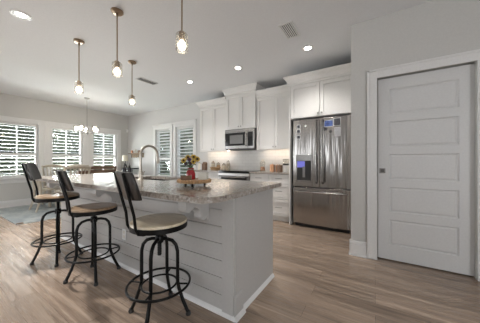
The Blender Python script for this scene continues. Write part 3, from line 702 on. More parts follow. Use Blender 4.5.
es = [bm.edges.new((v[i], v[(i+1) % len(v)])) for v in loops for i in range(len(v))]
bmesh.ops.triangle_fill(bm, edges=es, use_beauty=True)
low = {}
for v in list(bm.verts): low[v] = bm.verts.new((v.co.x, v.co.y, CZ0))
for f in list(bm.faces): bm.faces.new([low[v] for v in reversed(f.verts)])
for vs in loops:
    for i in range(len(vs)):
        a, b = vs[i], vs[(i+1) % len(vs)]; bm.faces.new((a, b, low[b], low[a]))
o = obj('island_countertop', mb, M['granite'], None, smooth=False); tag(o, 'large polished speckled granite slab on the kitchen island', 'countertop')
# sink
t = thing('kitchen_sink', 'undermount stainless sink in the island countertop below the faucet', 'sink', ((SX0+SX1)/2, (SY0+SY1)/2, 0.66))
so = rrect(SX0-0.006, SX1+0.006, SY0-0.006, SY1+0.006, (0.046,)*4); si = rrect(SX0+0.004, SX1-0.004, SY0+0.004, SY1-0.004, (0.036,)*4)
mb = MB(); bm = mb.bm
rings = [[bm.verts.new((x, y, 0.8725)) for x, y in so], [bm.verts.new((x, y, 0.68)) for x, y in so], [bm.verts.new((x, y, 0.684)) for x, y in si], [bm.verts.new((x, y, 0.8725)) for x, y in si]]
for A, B in ((0, 1), (2, 3), (3, 0)):
    A, B = rings[A], rings[B]
    for i in range(len(A)): j = (i+1) % len(A); bm.faces.new((A[i], A[j], B[j], B[i]))
bm.faces.new(rings[1]); bm.faces.new(rings[2])
obj('basin', mb, M['steelflat'], t)
obj('drain', MB().lathe([(0.0, 0.003), (0.035, 0.003), (0.042, 0.0), (0, 0)], ((SX0+SX1)/2, (SY0+SY1)/2, 0.6845), 20), M['steeldark'], t)
# faucet
fx, fyy = -2.15, 1.375
t = thing('kitchen_faucet', 'tall brushed nickel gooseneck faucet at the island sink', 'faucet', (fx, fyy, CZ1))
obj('base', MB().lathe([(0, 0), (0.029, 0), (0.029, 0.008), (0.022, 0.014), (0.021, 0.085), (0.018, 0.10), (0, 0.10)], (fx, fyy, CZ1), 20), M['nickel'], t)
pts = [(fx, fyy, CZ1+0.09), (fx, fyy, CZ1+0.27)]
R_ = 0.108
for i in range(1, 15):
    a = PI - i/14*(PI*0.93); pts.append((fx, fyy+R_+R_*math.cos(a), CZ1+0.27+R_*math.sin(a)))
e = Vector(pts[-1]); pts.append(tuple(e + Vector((0, 0.006, -0.045))))
obj('spout', MB().tube(pts, 0.0135, 12), M['nickel'], t)
e = Vector(pts[-1])
obj('spray_head', MB().tube([e, e+Vector((0, 0.004, -0.05)), e+Vector((0, 0.005, -0.07))], [0.016, 0.0185, 0.015], 14), M['nickel'], t)
obj('handle', MB().tube([(fx+0.018, fyy, CZ1+0.065), (fx+0.045, fyy, CZ1+0.068)], 0.012, 12).tube([(fx+0.040, fyy, CZ1+0.068), (fx+0.085, fyy-0.01, CZ1+0.095)], 0.006, 8), M['nickel'], t)
# soap bottles
def soap(x, y, label):
    t = thing('soap_bottle', label, 'bottle', (x, y, CZ1), 0, 'dark soap bottles by the sink')
    obj('body', MB().lathe([(0, 0), (0.031, 0), (0.033, 0.006), (0.033, 0.088), (0.026, 0.108), (0.013, 0.118), (0.013, 0.128), (0, 0.128)], (0, 0, 0), 20), M['blackgloss'], t, world=False)
    obj('pump', MB().lathe([(0, 0.124), (0.015, 0.124), (0.015, 0.142), (0.005, 0.146), (0.005, 0.168), (0, 0.168)], (0, 0, 0), 14).tube([(0, 0, 0.168), (0.012, -0.010, 0.172), (0.036, -0.026, 0.164)], 0.0055, 8), M['darkgap'], t, world=False)
soap(-3.26, 1.82, 'black pump soap bottle on the island, farther from the faucet')
soap(-3.13, 1.82, 'black pump soap bottle on the island, closer to the faucet')

# tray with sunflowers
TX, TY = -1.298, 1.322
t = thing('serving_tray', 'round honey-coloured wooden riser tray with bead rim on the island', 'tray', (TX, TY, CZ1))
obj('board', MB().lathe([(0, 0.024), (0.126, 0.024), (0.130, 0.028), (0.130, 0.046), (0.126, 0.050), (0, 0.050)], (0, 0, 0), 40), M['trayw'], t, world=False)
mb = MB()
for k in range(36):
    a = 2*PI*k/36; mb.ball((0.132*math.cos(a), 0.132*math.sin(a), 0.040), 0.0125, 8, 1.25)
obj('bead_rim', mb, M['trayl'], t, world=False)
for k in range(3):
    a = 2*PI*k/3 - 0.95 ; c = (0.095*math.cos(a), 0.095*math.sin(a), 0)
    obj('foot', MB().lathe([(0, 0), (0.009, 0), (0.011, 0.010), (0.007, 0.016), (0.012, 0.024), (0, 0.024)], c, 12), M['backboard'], t, world=False)
TZ = CZ1+0.050
vx, vy = TX-0.033, TY-0.01
t = thing('flower_vase', 'red glazed jar vase holding sunflowers on the wooden tray', 'vase', (vx, vy, TZ))
obj('body', MB().lathe([(0, 0), (0.036, 0), (0.039, 0.008), (0.040, 0.045), (0.034, 0.066), (0.025, 0.080), (0.025, 0.092), (0.029, 0.097), (0.025, 0.097), (0.021, 0.090), (0.021, 0.080), (0.030, 0.062), (0.035, 0.03), (0, 0.012)], (0, 0, 0), 28), M['red'], t, world=False)
obj('neck_band', MB().lathe([(0.026, 0.080), (0.0285, 0.081), (0.0285, 0.088), (0.0255, 0.089)], (0, 0, 0), 24), M['brown'], t, world=False)
o = obj('wooden_block', MB().rbox((TX-0.018, TY-0.075, TZ+0.018), (0.088, 0.026, 0.036), Matrix.Rotation(0.55, 3, 'Z')), M['brown'], None, bevel=0.002); tag(o, 'small dark wooden block lying in front of the red vase', 'block')
t = thing('square_planter', 'small cream square ceramic pot on the tray beside the red vase', 'pot', (TX+0.066, TY+0.040, TZ), 0.45)
mb = MB(); s = 0.034
for x0_, x1_, y0_, y1_ in ((-s, s, -s, -s+0.006), (-s, s, s-0.006, s), (-s, -s+0.006, -s+0.006, s-0.006), (s-0.006, s, -s+0.006, s-0.006)): mb.box(x0_, x1_, y0_, y1_, 0.0, 0.058)
mb.box(-s+0.006, s-0.006, -s+0.006, s-0.006, 0, 0.008)
obj('pot', mb, M['ceramic'], t, world=False, smooth=False)
obj('wax_fill', MB().box(-s+0.0062, s-0.0062, -s+0.0062, s-0.0062, 0.008, 0.046), M['cream'], t, world=False)

def sunflower(tip, face, r, petal, label, cat='flower'):
    base = Vector((vx, vy, TZ+0.03)); tip = Vector(tip)
    t = thing('sunflower' if petal == 'petal' else 'plum_flower', label, cat, tuple(base), 0, 'flowers in the red vase')
    f = Vector(face).normalized()
    neck = Vector((vx+(tip.x-vx)*0.18, vy+(tip.y-vy)*0.18, TZ+0.098))
    obj('stem', MB().tube([base, neck, neck.lerp(tip, 0.6)+Vector((0, 0, 0.008)), tip], 0.0028, 6), M['leaf'], t)
    a = f.orthogonal().normalized(); b = f.cross(a)
    mb = MB()
    for ring, (n, l, lift) in enumerate(((13, 1.0, 0.10), (11, 0.82, 0.35))):
        for k in range(n):
            an = 2*PI*(k+0.4*ring)/n; d = a*math.cos(an)+b*math.sin(an); s_ = f.cross(d)
            p0 = tip + d*r*0.30; p1 = tip + d*r*0.68*l + f*r*lift*0.5; p2 = tip + d*r*l + f*r*lift*0.55; w = r*0.15
            v = [mb.bm.verts.new(q) for q in (p0-s_*w*0.6, p0+s_*w*0.6, p1+s_*w, p2, p1-s_*w)]
            v2 = [mb.bm.verts.new(q.co - f*0.0012) for q in v]
            mb.bm.faces.new(v); mb.bm.faces.new(v2[::-1])
            for i in range(5): j = (i+1) % 5; mb.bm.faces.new((v[i], v2[i], v2[j], v[j]))
    obj('petals', mb, M[petal], t)
    c = tip + f*0.003
    obj('seed_head', MB().ball(c, r*0.36, 8), M['seedhead'], t)
    mb = MB()
    mid = neck.lerp(tip, 0.55)+Vector((0, 0, 0.006)); d = (tip-mid); d.z = 0; d = d.normalized() if d.length > 1e-4 else Vector((1, 0, 0)); s_ = Vector((-d.y, d.x, 0))
    v = [mb.bm.verts.new(q) for q in (mid, mid+d*0.03+s_*0.016-Vector((0, 0, 0.002)), mid+d*0.066-Vector((0, 0, 0.010)), mid+d*0.03-s_*0.016-Vector((0, 0, 0.002)))]
    v2 = [mb.bm.verts.new(q.co - Vector((0, 0, 0.001))) for q in v]
    mb.bm.faces.new(v); mb.bm.faces.new(v2[::-1])
    for i in range(4): j = (i+1) % 4; mb.bm.faces.new((v[i], v2[i], v2[j], v[j]))
    obj('leaf', mb, M['leaf'], t)
Rv = Vector((0.844, 0.536, 0)); Fv = Vector((-0.536, 0.844, 0)); tocam = Vector((0.70, -0.71, 0.1))
for (u, w, z, r, pt_, lab) in (
    (-0.045, -0.02, 0.178, 0.030, 'petal', 'sunflower low on the faucet side of the bouquet'),
    (-0.022, 0.01, 0.205, 0.030, 'petal', 'sunflower at the top of the bouquet toward the faucet'),
    (0.020, 0.0, 0.208, 0.030, 'petal', 'sunflower at the top of the bouquet toward the range'),
    (0.048, -0.015, 0.190, 0.031, 'petal', 'sunflower leaning out on the range side of the bouquet'),
    (0.026, -0.04, 0.168, 0.027, 'petal', 'sunflower lowest at the front of the bouquet'),
    (-0.004, -0.03, 0.186, 0.022, 'plum', 'dark plum flower in the centre of the bouquet'),
    (0.004, -0.035, 0.155, 0.020, 'plum', 'dark plum flower just over the vase rim'),
    (-0.028, -0.03, 0.150, 0.018, 'plum', 'dark plum flower below the sunflowers on the faucet side')):
    tip = Vector((vx, vy, TZ)) + Rv*u*1.22 + Fv*w + Vector((0, 0, z-0.018))
    sunflower(tip, tocam*0.8 + Rv*u*6 + Vector((0, 0, 0.25)), r*0.92, pt_, lab)

# ------------------------------------------------------------------ things on the back counter
BZ = 0.908
def jar(name, x, y, r, h, mat, fill, lid, label, cat='jar', group='jars on the back counter'):
    t = thing(name, label, cat, (x, y, BZ), 0, group)
    obj('body', MB().lathe([(0, 0), (r*0.95, 0), (r, 0.006), (r, h*0.86), (r*0.85, h*0.92), (r*0.82, h*0.92), (r*0.93, h*0.84), (r*0.93, 0.008), (0, 0.008)], (0, 0, 0), 24), mat, t, world=False)
    if fill: obj('contents', MB().lathe([(0, 0.0085), (r*0.92, 0.0085), (r*0.92, h*0.62), (r*0.5, h*0.70), (0, h*0.68)], (0, 0, 0), 20), fill, t, world=False)
    obj('lid', MB().lathe([(0, h*0.925), (r*0.9, h*0.925), (r*0.9, h*0.97), (r*0.25, h), (r*0.16, h*1.02), (r*0.22, h*1.08), (0, h*1.10)], (0, 0, 0), 20), lid, t, world=False)
    return t
# window side of the range
t = thing('knife_block', 'brown wooden stand with a pale card leaning, at the window end of the back counter', 'stand', (-3.60, 4.02, BZ), 0.2)
obj('block', MB().prism([(-0.05, 0), (0.06, 0), (0.06, 0.15), (0.02, 0.19), (-0.05, 0.13)], (-0.05, 0, 0), (0, 1, 0), (0, 0, 1), (0.10, 0, 0)), M['brown'], t, world=False, bevel=0.004)
o = obj('recipe_card', MB().rbox((-3.695, 3.93, BZ+0.085), (0.06, 0.008, 0.17), Matrix.Rotation(-0.18, 3, 'X')), M['cream'], None); tag(o, 'pale recipe card leaning against the brown wooden stand', 'card')
t = thing('wicker_basket', 'low wicker basket of bread rolls on the back counter', 'basket', (-3.22, 3.98, BZ))
mb = MB(); mb.lathe([(0, 0), (0.105, 0), (0.125, 0.055), (0.130, 0.060), (0.118, 0.060), (0.098, 0.010), (0, 0.010)], (0, 0, 0), 28)
obj('bowl', mb, M['wicker'], t, world=False)
obj('rim', MB().tube([(0.126*math.cos(2*PI*k/24), 0.126*math.sin(2*PI*k/24), 0.061) for k in range(24)], 0.007, 8, True), M['wicker'], t, world=False)
for k, (dx, dy, lab) in enumerate(((-0.055, -0.02, 'bread roll in the wicker basket, on the window side'), (0.015, -0.045, 'bread roll at the front of the wicker basket'), (0.055, 0.02, 'bread roll in the wicker basket, on the range side'), (-0.01, 0.045, 'bread roll at the back of the wicker basket'))):
    o = obj('bread_roll', MB().ball((-3.22+dx, 3.98+dy, BZ+0.045), 0.034, 10, 0.8), M['biscuit']); tag(o, lab, 'bread', 'bread rolls')
jar('glass_canister', -3.42, 4.14, 0.052, 0.20, M['jarglass'], M['cream'], M['rustic'], 'glass canister of pale flour behind the basket, on its window side')
jar('glass_canister', -3.28, 4.17, 0.048, 0.17, M['jarglass'], M['biscuit'], M['rustic'], 'glass canister of brown biscuits behind the wicker basket')
jar('glass_canister', -3.045, 4.08, 0.050, 0.15, M['jarglass'], M['cream'], M['steelflat'], 'short glass canister with a steel lid nearest the range')
jar('glass_canister', -3.00, 4.20, 0.045, 0.21, M['jarglass'], M['cream'], M['steelflat'], 'tall glass canister with a steel lid against the tiles')
# fridge side of the range
t = thing('glass_dispenser', 'tall clear glass dispenser jar with a pale lid beside the range', 'jar', (-2.00, 4.04, BZ))
obj('body', MB().lathe([(0, 0), (0.058, 0), (0.060, 0.01), (0.050, 0.09), (0.060, 0.15), (0.058, 0.19), (0.040, 0.205), (0.037, 0.20), (0.054, 0.185), (0.054, 0.15), (0.045, 0.09), (0.054, 0.012), (0, 0.010)], (0, 0, 0), 24), M['jarglass'], t, world=False)
obj('contents', MB().lathe([(0, 0.0115), (0.0525, 0.0125), (0.0445, 0.085), (0, 0.095)], (0, 0, 0), 20), M['copper'], t, world=False)
obj('lid', MB().lathe([(0, 0.206), (0.042, 0.206), (0.042, 0.222), (0.012, 0.232), (0.015, 0.25), (0, 0.256)], (0, 0, 0), 20), M['cream'], t, world=False)
def canister(x, y, r, h, mat, lab):
    t = thing('metal_canister', lab, 'canister', (x, y, BZ), 0, 'canisters by the fridge')
    obj('body', MB().lathe([(0, 0), (r, 0), (r, h*0.82), (0, h*0.82)], (0, 0, 0), 24), mat, t, world=False)
    obj('lid', MB().lathe([(0, h*0.82), (r*1.04, h*0.82), (r*1.04, h*0.93), (r*0.3, h*0.97), (r*0.14, h), (r*0.2, h*1.06), (0, h*1.08)], (0, 0, 0), 24), mat, t, world=False)
canister(-1.79, 4.06, 0.052, 0.150, M['copper'], 'bright copper canister on the back counter')
canister(-1.70, 4.13, 0.048, 0.135, M['copper'], 'second copper canister, set back beside the dark one')
canister(-1.62, 4.04, 0.056, 0.135, M['brown'], 'dark brown wooden canister between copper ones and the white grinder')
t = thing('coffee_grinder', 'white coffee grinder with clear hopper and black collar beside the fridge', 'grinder', (-1.475, 4.00, BZ))
obj('body', MB().lathe([(0, 0), (0.058, 0), (0.060, 0.01), (0.046, 0.05), (0.048, 0.13), (0, 0.13)], (0, 0, 0), 24), M['plastic'], t, world=False)
obj('collar', MB().lathe([(0, 0.13), (0.062, 0.13), (0.064, 0.155), (0, 0.155)], (0, 0, 0), 24), M['darkgap'], t, world=False)
obj('hopper', MB().lathe([(0.040, 0.155), (0.060, 0.165), (0.062, 0.24), (0.058, 0.24), (0.056, 0.168), (0.038, 0.158)], (0, 0, 0), 24), M['jarglass'], t, world=False)
obj('lid', MB().lathe([(0, 0.241), (0.064, 0.241), (0.062, 0.25), (0, 0.252)], (0, 0, 0), 24), M['pewter'], t, world=False)

# ------------------------------------------------------------------ bar stools (built facing +Y at the origin)
def stool():
    t = thing('bar_stool', '', 'stool', (0, 0, 0), 0, 'swivel bar stools at the island')
    return t
def build_stool(loc, face, base_rot, dz, label, seatmat='seat'):
    """face: angle of the seat; base_rot: angle of the four-legged base; dz: how far the screw lifts the seat"""
    t = thing('bar_stool', label, 'stool', loc, 0, 'swivel bar stools at the island')
    S = Matrix.Rotation(face-PI/2, 4, 'Z'); B = Matrix.Rotation(base_rot, 4, 'Z')
    def fin(mb, mat4): mb.bm.transform(mat4); return mb
    SZ = 0.635+dz
    # base
    r1, zr = 0.135, 0.225
    for k in range(4):
        a = PI/2*k; c, s_ = math.cos(a), math.sin(a)
        pts = [(0.020, 0.548), (0.055, 0.547), (0.095, 0.535), (0.122, 0.505), (0.134, 0.46), (r1, 0.40), (r1, 0.30), (r1+0.001, 0.235), (r1+0.010, 0.19), (0.172, 0.11), (0.200, 0.045), (0.212, 0.020)]
        lg = obj('leg', fin(MB().tube([(r*c, r*s_, z) for r, z in pts], 0.0125, 10), B), M['black'], t, world=False)
        obj('foot_pad', fin(MB().lathe([(0, 0), (0.017, 0), (0.019, 0.008), (0.015, 0.026), (0, 0.030)], (0.214*c, 0.214*s_, 0), 14), B), M['darkgap'], lg, world=False)
    obj('hub', fin(MB().lathe([(0, 0.520), (0.026, 0.520), (0.030, 0.528), (0.030, 0.566), (0.024, 0.575), (0, 0.575)], (0, 0, 0), 18), B), M['black'], t, world=False)
    obj('screw_post', fin(MB().lathe([(0, 0.425), (0.013, 0.427)] + [(0.0135 + 0.002*(i % 2), 0.43+0.006*i) for i in range(int((SZ-0.45)/0.006))] + [(0.013, SZ-0.012), (0, SZ-0.012)], (0, 0, 0), 14), S), M['black'], t, world=False)
    ring = lambda r, z: [(r*math.cos(2*PI*k/48), r*math.sin(2*PI*k/48), z) for k in range(48)]
    obj('foot_ring', fin(MB().tube(ring(0.216, zr), 0.0085, 10, True), B), M['black'], t, world=False)
    obj('inner_ring', fin(MB().tube(ring(0.122, zr-0.005), 0.007, 8, True), B), M['black'], t, world=False)
    for k in range(4):
        a = PI/2*k; c, s_ = math.cos(a), math.sin(a)
        obj('ring_spoke', fin(MB().tube([(0.125*c, 0.125*s_, zr-0.002), (0.213*c, 0.213*s_, zr)], 0.0065, 8), B), M['black'], t, world=False)
    # seat
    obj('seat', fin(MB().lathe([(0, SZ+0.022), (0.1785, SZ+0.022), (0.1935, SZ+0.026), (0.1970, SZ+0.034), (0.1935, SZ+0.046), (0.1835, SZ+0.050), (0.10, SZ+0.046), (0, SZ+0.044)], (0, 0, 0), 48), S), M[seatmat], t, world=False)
    obj('seat_band', fin(MB().lathe([(0, SZ-0.008), (0.1835, SZ-0.008), (0.1980, SZ-0.004), (0.1990, SZ+0.030), (0.1960, SZ+0.030), (0.1915, SZ+0.022), (0, SZ+0.0215)], (0, 0, 0), 48), S), M['black'], t, world=False)
    obj('seat_flange', fin(MB().lathe([(0, SZ-0.028), (0.03, SZ-0.028), (0.055, SZ-0.006), (0.075, SZ), (0, SZ)], (0, 0, 0), 20), S), M['black'], t, world=False)
    # back
    zb0, zb1 = SZ+0.226, SZ+0.402
    for sx_ in (-0.085, 0.085):
        mb = MB().tube([(sx_, -0.02, SZ-0.010), (sx_, -0.145, SZ-0.012), (sx_, -0.176, SZ-0.002), (sx_, -0.192, SZ+0.03), (sx_, -0.201, SZ+0.12), (sx_*1.05, -0.226, SZ+0.22), (sx_*1.08, -0.253, SZ+0.33), (sx_*1.08, -0.268, SZ+0.400)], 0.0095, 10)
        obj('back_support', fin(mb, S), M['black'], t, world=False)
    mb = MB(); n = 16; rows = 5; F_ = []; K_ = []
    for j in range(rows):
        v = j/(rows-1); z = zb0+(zb1-zb0)*v; yo = -0.209 - 0.056*v
        f_, k_ = [], []
        for i in range(n+1):
            u = 2*i/n-1; half = 0.152 - 0.012*(2*v-1)**2
            x = half*u; y = yo + 0.042*u*u
            f_.append(mb.bm.verts.new((x, y, z + 0.006*(1-u*u)*(2*v-1)))); k_.append(mb.bm.verts.new((x*1.03, y-0.019, z + 0.006*(1-u*u)*(2*v-1))))
        F_.append(f_); K_.append(k_)
    for j in range(rows-1):
        for i in range(n):
            mb.bm.faces.new((F_[j][i], F_[j][i+1], F_[j+1][i+1], F_[j+1][i])); mb.bm.faces.new((K_[j][i], K_[j+1][i], K_[j+1][i+1], K_[j][i+1]))
        mb.bm.faces.new((F_[j][0], F_[j+1][0], K_[j+1][0], K_[j][0])); mb.bm.faces.new((F_[j][n], K_[j][n], K_[j+1][n], F_[j+1][n]))
    for i in range(n):
        mb.bm.faces.new((F_[0][i], K_[0][i], K_[0][i+1], F_[0][i+1])); mb.bm.faces.new((F_[-1][i], F_[-1][i+1], K_[-1][i+1], K_[-1][i]))
    obj('backrest', fin(mb, S), M['backboard'], t, world=False, bevel=0.004)
    return t
rad = math.radians
build_stool((-1.333, 1.002, 0), rad(76), rad(29), 0.004, 'bar stool with a sheen-painted wooden seat closest to the island end, under the sunflower tray', 'seat_sheen')
build_stool((-2.315, 0.992, 0), rad(77), rad(71), -0.008, 'bar stool with a brown wooden seat in the middle of the row')
build_stool((-3.05, 0.940, 0), rad(62), rad(-20), 0.050, 'raised bar stool at the dining end of the row, its backrest turned toward the windows')

# ------------------------------------------------------------------ dining area
o = obj('area_rug', MB().box(-7.42, -5.26, 1.05, 3.94, 0.0, 0.009), M['rug'], None, bevel=0.003); tag(o, 'blue-grey patterned area rug under the dining table', 'rug')
RZ = 0.0095
o = obj('corner_weight', MB().lathe([(0, 0), (0.05, 0), (0.045, 0.012), (0.02, 0.018), (0, 0.018)], (-5.31, 1.10, RZ), 16), M['brown']); tag(o, 'dark brown disc lying on the near corner of the rug', 'disc')
t = thing('dining_table', 'wooden dining table with pale legs under the chandelier', 'table', (-6.25, 2.55, RZ))
obj('tabletop', MB().box(-0.50, 0.50, -0.78, 0.78, 0.715, 0.75), M['table'], t, bevel=0.006, world=False)
obj('apron', MB().box(-0.42, 0.42, -0.70, -0.68, 0.62, 0.715).box(-0.42, 0.42, 0.68, 0.70, 0.62, 0.715).box(-0.42, -0.40, -0.68, 0.68, 0.62, 0.715).box(0.40, 0.42, -0.68, 0.68, 0.62, 0.715), M['chair'], t, world=False)
for sx_ in (-0.385, 0.385):
    for sy_ in (-0.665, 0.665):
        obj('leg', MB().lathe([(0, 0), (0.022, 0), (0.028, 0.05), (0.036, 0.40), (0.028, 0.46), (0.040, 0.50), (0.040, 0.70), (0, 0.70)], (sx_, sy_, 0), 16), M['chair'], t, world=False)
def dining_chair():
    t = thing('dining_chair', '', 'chair', (0, 0, 0), 0, 'pale dining chairs around the table')
    obj('seat', MB().prism([(-0.235, 0.21), (-0.205, -0.21), (0.205, -0.21), (0.235, 0.21)], (0, 0, 0.445), (1, 0, 0), (0, 1, 0), (0, 0, 0.032)), M['chair'], t, bevel=0.008, world=False)
    for s in (-1, 1):
        mb = MB().tube([(s*0.225, -0.285, 0.0), (s*0.212, -0.225, 0.20), (s*0.205, -0.200, 0.42), (s*0.208, -0.215, 0.62), (s*0.218, -0.265, 0.84), (s*0.225, -0.315, 0.985)], [0.018, 0.021, 0.024, 0.023, 0.021, 0.018], 8)
        obj('leg', mb, M['chair'], t, world=False)
        obj('leg', MB().tube([(s*0.205, 0.185, 0.0), (s*0.205, 0.180, 0.445)], [0.016, 0.023], 8), M['chair'], t, world=False)
    obj('top_rail', MB().tube([(-0.225, -0.315, 0.955), (-0.12, -0.335, 0.975), (0, -0.340, 0.985), (0.12, -0.335, 0.975), (0.225, -0.315, 0.955)], [0.026, 0.032, 0.034, 0.032, 0.026], 8), M['chair'], t, world=False)
    for x in (-0.135, -0.068, 0.0, 0.068, 0.135):
        obj('slat', MB().tube([(x, -0.205, 0.465), (x, -0.215, 0.60), (x, -0.262, 0.80), (x, -0.330, 0.965)], 0.0105, 6), M['chair'], t, world=False)
    obj('stretcher', MB().tube([(-0.205, 0.182, 0.20), (-0.212, -0.225, 0.20)], 0.010, 6).tube([(0.205, 0.182, 0.20), (0.212, -0.225, 0.20)], 0.010, 6).tube([(-0.208, -0.02, 0.20), (0.208, -0.02, 0.20)], 0.010, 6), M['chair'], t, world=False)
    return t
dc = dining_chair()
spots = [((-6.36, 1.80, RZ), 0, 'pale wooden dining chair at the near head of the table, behind the raised bar stool'),
         ((-5.62, 1.98, RZ), PI/2, 'pale wooden dining chair on the island side of the table'),
         ((-6.88, 2.12, RZ), -PI/2, 'pale wooden dining chair under the second window'),
         ((-6.88, 2.70, RZ), -PI/2, 'pale wooden dining chair near the brown bench')]
for i, (loc, rz, lab) in enumerate(spots):
    c = dc if i == 0 else copy_tree(dc)
    place(c, (loc[0], loc[1], loc[2]+0.006), rz, lab)
t = thing('wooden_bench', 'brown wooden high-backed bench below the window nearest the corner', 'bench', (-7.20, 3.39, RZ))
obj('backrest', MB().box(-0.16, -0.13, -0.42, 0.42, 0.50, 0.59).box(-0.16, -0.13, -0.42, 0.42, 0.605, 0.72).box(-0.16, -0.13, -0.42, 0.42, 0.735, 0.845).box(-0.165, -0.12, -0.43, 0.43, 0.86, 0.95), M['brown'], t, world=False, bevel=0.005)
obj('seat', MB().box(-0.16, 0.22, -0.42, 0.42, 0.425, 0.46), M['brown'], t, world=False, bevel=0.005)
for sx_ in (-0.165, 0.17):
    for sy_ in (-0.40, 0.36):
        obj('leg', MB().box(sx_+0.003, sx_+0.04, sy_, sy_+0.04, 0.0 if sx_ > 0 else 0.0, 0.425 if sx_ > 0 else 0.86), M['brown'], t, world=False, bevel=0.003)
# centrepiece on the dining table
TT = RZ+0.75
t = thing('wooden_planter', 'brown wooden box planter on the dining table holding white blooms', 'planter', (-6.2, 2.42, TT))
mb = MB()
for a, b, c, d in ((-0.09, 0.09, -0.13, -0.118), (-0.09, 0.09, 0.118, 0.13), (-0.09, -0.078, -0.118, 0.118), (0.078, 0.09, -0.118, 0.118)): mb.box(a, b, c, d, 0, 0.11)
mb.box(-0.078, 0.078, -0.118, 0.118, 0, 0.012)
obj('box', mb, M['brown'], t, world=False, smooth=False)
obj('soil', MB().box(-0.0778, 0.0778, -0.1178, 0.1178, 0.012, 0.09), M['seedhead'], t, world=False)
for k, (dx, dy, dz, lab) in enumerate(((-0.02, -0.07, 0.16, 'white bloom in the planter on its side nearest the kitchen'), (0.03, 0.01, 0.17, 'white bloom in the middle of the wooden planter'), (-0.01, 0.075, 0.155, 'white bloom in the planter on its bench side'))):
    f_ = thing('white_bloom', lab, 'flower', (-6.2+dx, 2.42+dy, TT+0.09), 0, 'white blooms in the planter')
    obj('stem', MB().tube([(0, 0, 0), (0, 0, dz-0.10)], 0.004, 6), M['leaf'], f_, world=False)
    obj('bloom', MB().ball((0, 0, dz-0.085), 0.034, 8, 0.75), M['cream'], f_, world=False)
# far corner: console, lamp and wall rack
t = thing('console_table', 'slim black console table in the far corner below the wall rack', 'table', (-7.02, 4.15, 0))
obj('top', MB().box(-0.30, 0.30, -0.15, 0.15, 0.86, 0.89), M['black'], t, world=False, bevel=0.003)
obj('shelf', MB().box(-0.28, 0.28, -0.13, 0.13, 0.20, 0.22), M['black'], t, world=False)
for sx_ in (-0.29, 0.27):
    for sy_ in (-0.14, 0.12): obj('leg', MB().box(sx_, sx_+0.02, sy_, sy_+0.02, 0, 0.86), M['black'], t, world=False)
t = thing('table_lamp', 'small table lamp with a cream shade in the far corner', 'lamp', (-7.08, 3.98, 0.89))
obj('base', MB().lathe([(0, 0), (0.06, 0), (0.065, 0.02), (0.04, 0.10), (0.015, 0.16), (0.008, 0.28), (0, 0.28)], (0, 0, 0), 20), M['black'], t, world=False)
obj('lamp_shade', MB().lathe([(0.098, 0.235), (0.080, 0.425), (0.076, 0.425), (0.094, 0.235)], (0, 0, 0), 24).tube([(-0.08, 0, 0.285), (0.08, 0, 0.285)], 0.003, 6), M['shade'], t, world=False)
t = thing('wall_rack', 'rustic wooden wall rack with dark hooks beside the corner', 'rack', (-6.92, YB, 1.32))
obj('board', MB().box(-0.36, 0.36, -0.022, 0, -0.07, 0.05), M['rustic'], t, world=False, bevel=0.003)
obj('shelf', MB().box(-0.38, 0.38, -0.13, 0, 0.05, 0.075), M['rustic'], t, world=False, bevel=0.003)
for k in range(5):
    x = -0.28+0.14*k
    obj('hook', MB().tube([(x, -0.02, 0.0), (x, -0.05, -0.01), (x, -0.062, -0.045), (x, -0.05, -0.075), (x, -0.03, -0.07)], 0.006, 8), M['steeldark'], t, world=False)
for k, (dx, r, h, mt, lab) in enumerate(((-0.22, 0.04, 0.10, 'copper', 'small copper pot on the wall rack, nearest the corner'), (-0.02, 0.045, 0.13, 'ceramic', 'cream pot in the middle of the wall rack'), (0.20, 0.04, 0.09, 'brown', 'brown pot on the wall rack, nearest the window'))):
    o = obj('small_pot', MB().lathe([(0, 0), (r*0.75, 0), (r, h*0.5), (r*0.8, h), (r*0.7, h), (r*0.85, h*0.5), (0, 0.012)], (-6.92+dx, YB-0.07, 1.395), 18), M[mt]); tag(o, lab, 'pot', 'pots on the wall rack')

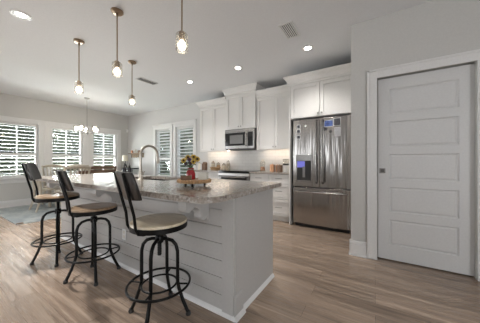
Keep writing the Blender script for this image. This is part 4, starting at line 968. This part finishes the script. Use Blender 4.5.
# ------------------------------------------------------------------ outdoors
struct('lawn', MB().box(-45, 30, -12, 45, -0.32, -0.25), M['lawn'])
def tree(x, y, h, r, mat, label, n=2600, low=0.06):
    t = thing('leafy_tree', label, 'tree', (x, y, -0.25), 0, 'trees outside the windows')
    obj('trunk', MB().tube([(0, 0, 0), (0.06, 0.03, h*0.3), (0.02, -0.04, h*0.6), (0.05, 0.02, h*0.85)], [0.16, 0.12, 0.08, 0.03], 8), M['bark'], t, world=False)
    mb = MB(); rnd = random.Random(int(x*31+y*17))
    cl = [(Vector((max(-0.75, min(0.75, rnd.gauss(0, 0.42)))*r, max(-0.75, min(0.75, rnd.gauss(0, 0.42)))*r, h*(low+(0.92-low)*rnd.random()))), r*rnd.uniform(0.28, 0.5)) for _ in range(22)]
    for _ in range(n):
        c, cr_ = rnd.choice(cl)
        d = Vector((rnd.gauss(0, 1), rnd.gauss(0, 1), rnd.gauss(0, 1))).normalized()*cr_*rnd.random()**0.4
        p = c+d; s_ = rnd.uniform(0.10, 0.20)
        a = Vector((rnd.gauss(0, 1), rnd.gauss(0, 1), rnd.gauss(0, 1))).normalized(); b = a.orthogonal().normalized()
        mb.quad(p-a*s_, p+b*s_*0.5, p+a*s_, p-b*s_*0.5)
    obj('crown', mb, M[mat], t, world=False, smooth=False)
for args in ((-15.5, 1.6, 5.2, 1.5, 'tree_a', 'dark tree outside the window behind the raised bar stool'),
             (-18.5, 5.4, 5.6, 1.6, 'tree_b', 'lighter tree outside, seen between the dining windows'),
             (-15.4, 8.6, 4.8, 1.5, 'tree_a', 'bushy dark tree outside the window nearest the corner'),
             (-22.0, 0.6, 6.5, 1.7, 'tree_b', 'tall light tree far beyond the leftmost dining window'),
             (-22.5, 10.5, 6.5, 1.8, 'tree_a', 'tall dark tree far beyond the middle dining window'),
             (-9.0, 9.6, 5.0, 1.5, 'tree_a', 'dark tree outside the shuttered window beside the faucet'),
             (-5.9, 8.4, 4.6, 1.3, 'tree_b', 'light tree outside the shuttered window behind the sunflowers'),
             (-10.6, 14.6, 6.0, 1.8, 'tree_b', 'large light tree farther back, beyond the faucet window')):
    tree(*args)

def treeline(name, pts, h, label, seed, n):
    rnd = random.Random(seed); mb = MB()
    for _ in range(n):
        k = rnd.random()*(len(pts)-1); i = int(k); a, b = Vector(pts[i]), Vector(pts[i+1]); q = a.lerp(b, k-i)
        top = h*(0.72+0.28*math.sin(k*9.1+seed)*math.sin(k*3.7))
        p = Vector((q.x+rnd.gauss(0, 0.7), q.y+rnd.gauss(0, 0.7), -0.25+top*rnd.random()**0.8)); s_ = rnd.uniform(0.16, 0.36)
        u = Vector((rnd.gauss(0, 1), rnd.gauss(0, 1), rnd.gauss(0, 1))).normalized(); w = u.orthogonal().normalized()
        mb.quad(p-u*s_, p+w*s_*0.6, p+u*s_, p-w*s_*0.6)
    o = obj(name, mb, M['tree_b'], None, smooth=False); o['kind'] = 'stuff'; tag(o, label, 'woodland')
treeline('woodland_foliage', [(-27, -4, 0), (-28, 6, 0), (-27, 16, 0)], 8.0, 'dense distant woodland filling the view through the dining windows', 3, 12000)
treeline('woodland_foliage', [(-22, 16, 0), (-14, 19, 0), (-5, 19, 0)], 8.0, 'dense distant woodland filling the view through the shuttered windows beside the cabinets', 5, 9000)
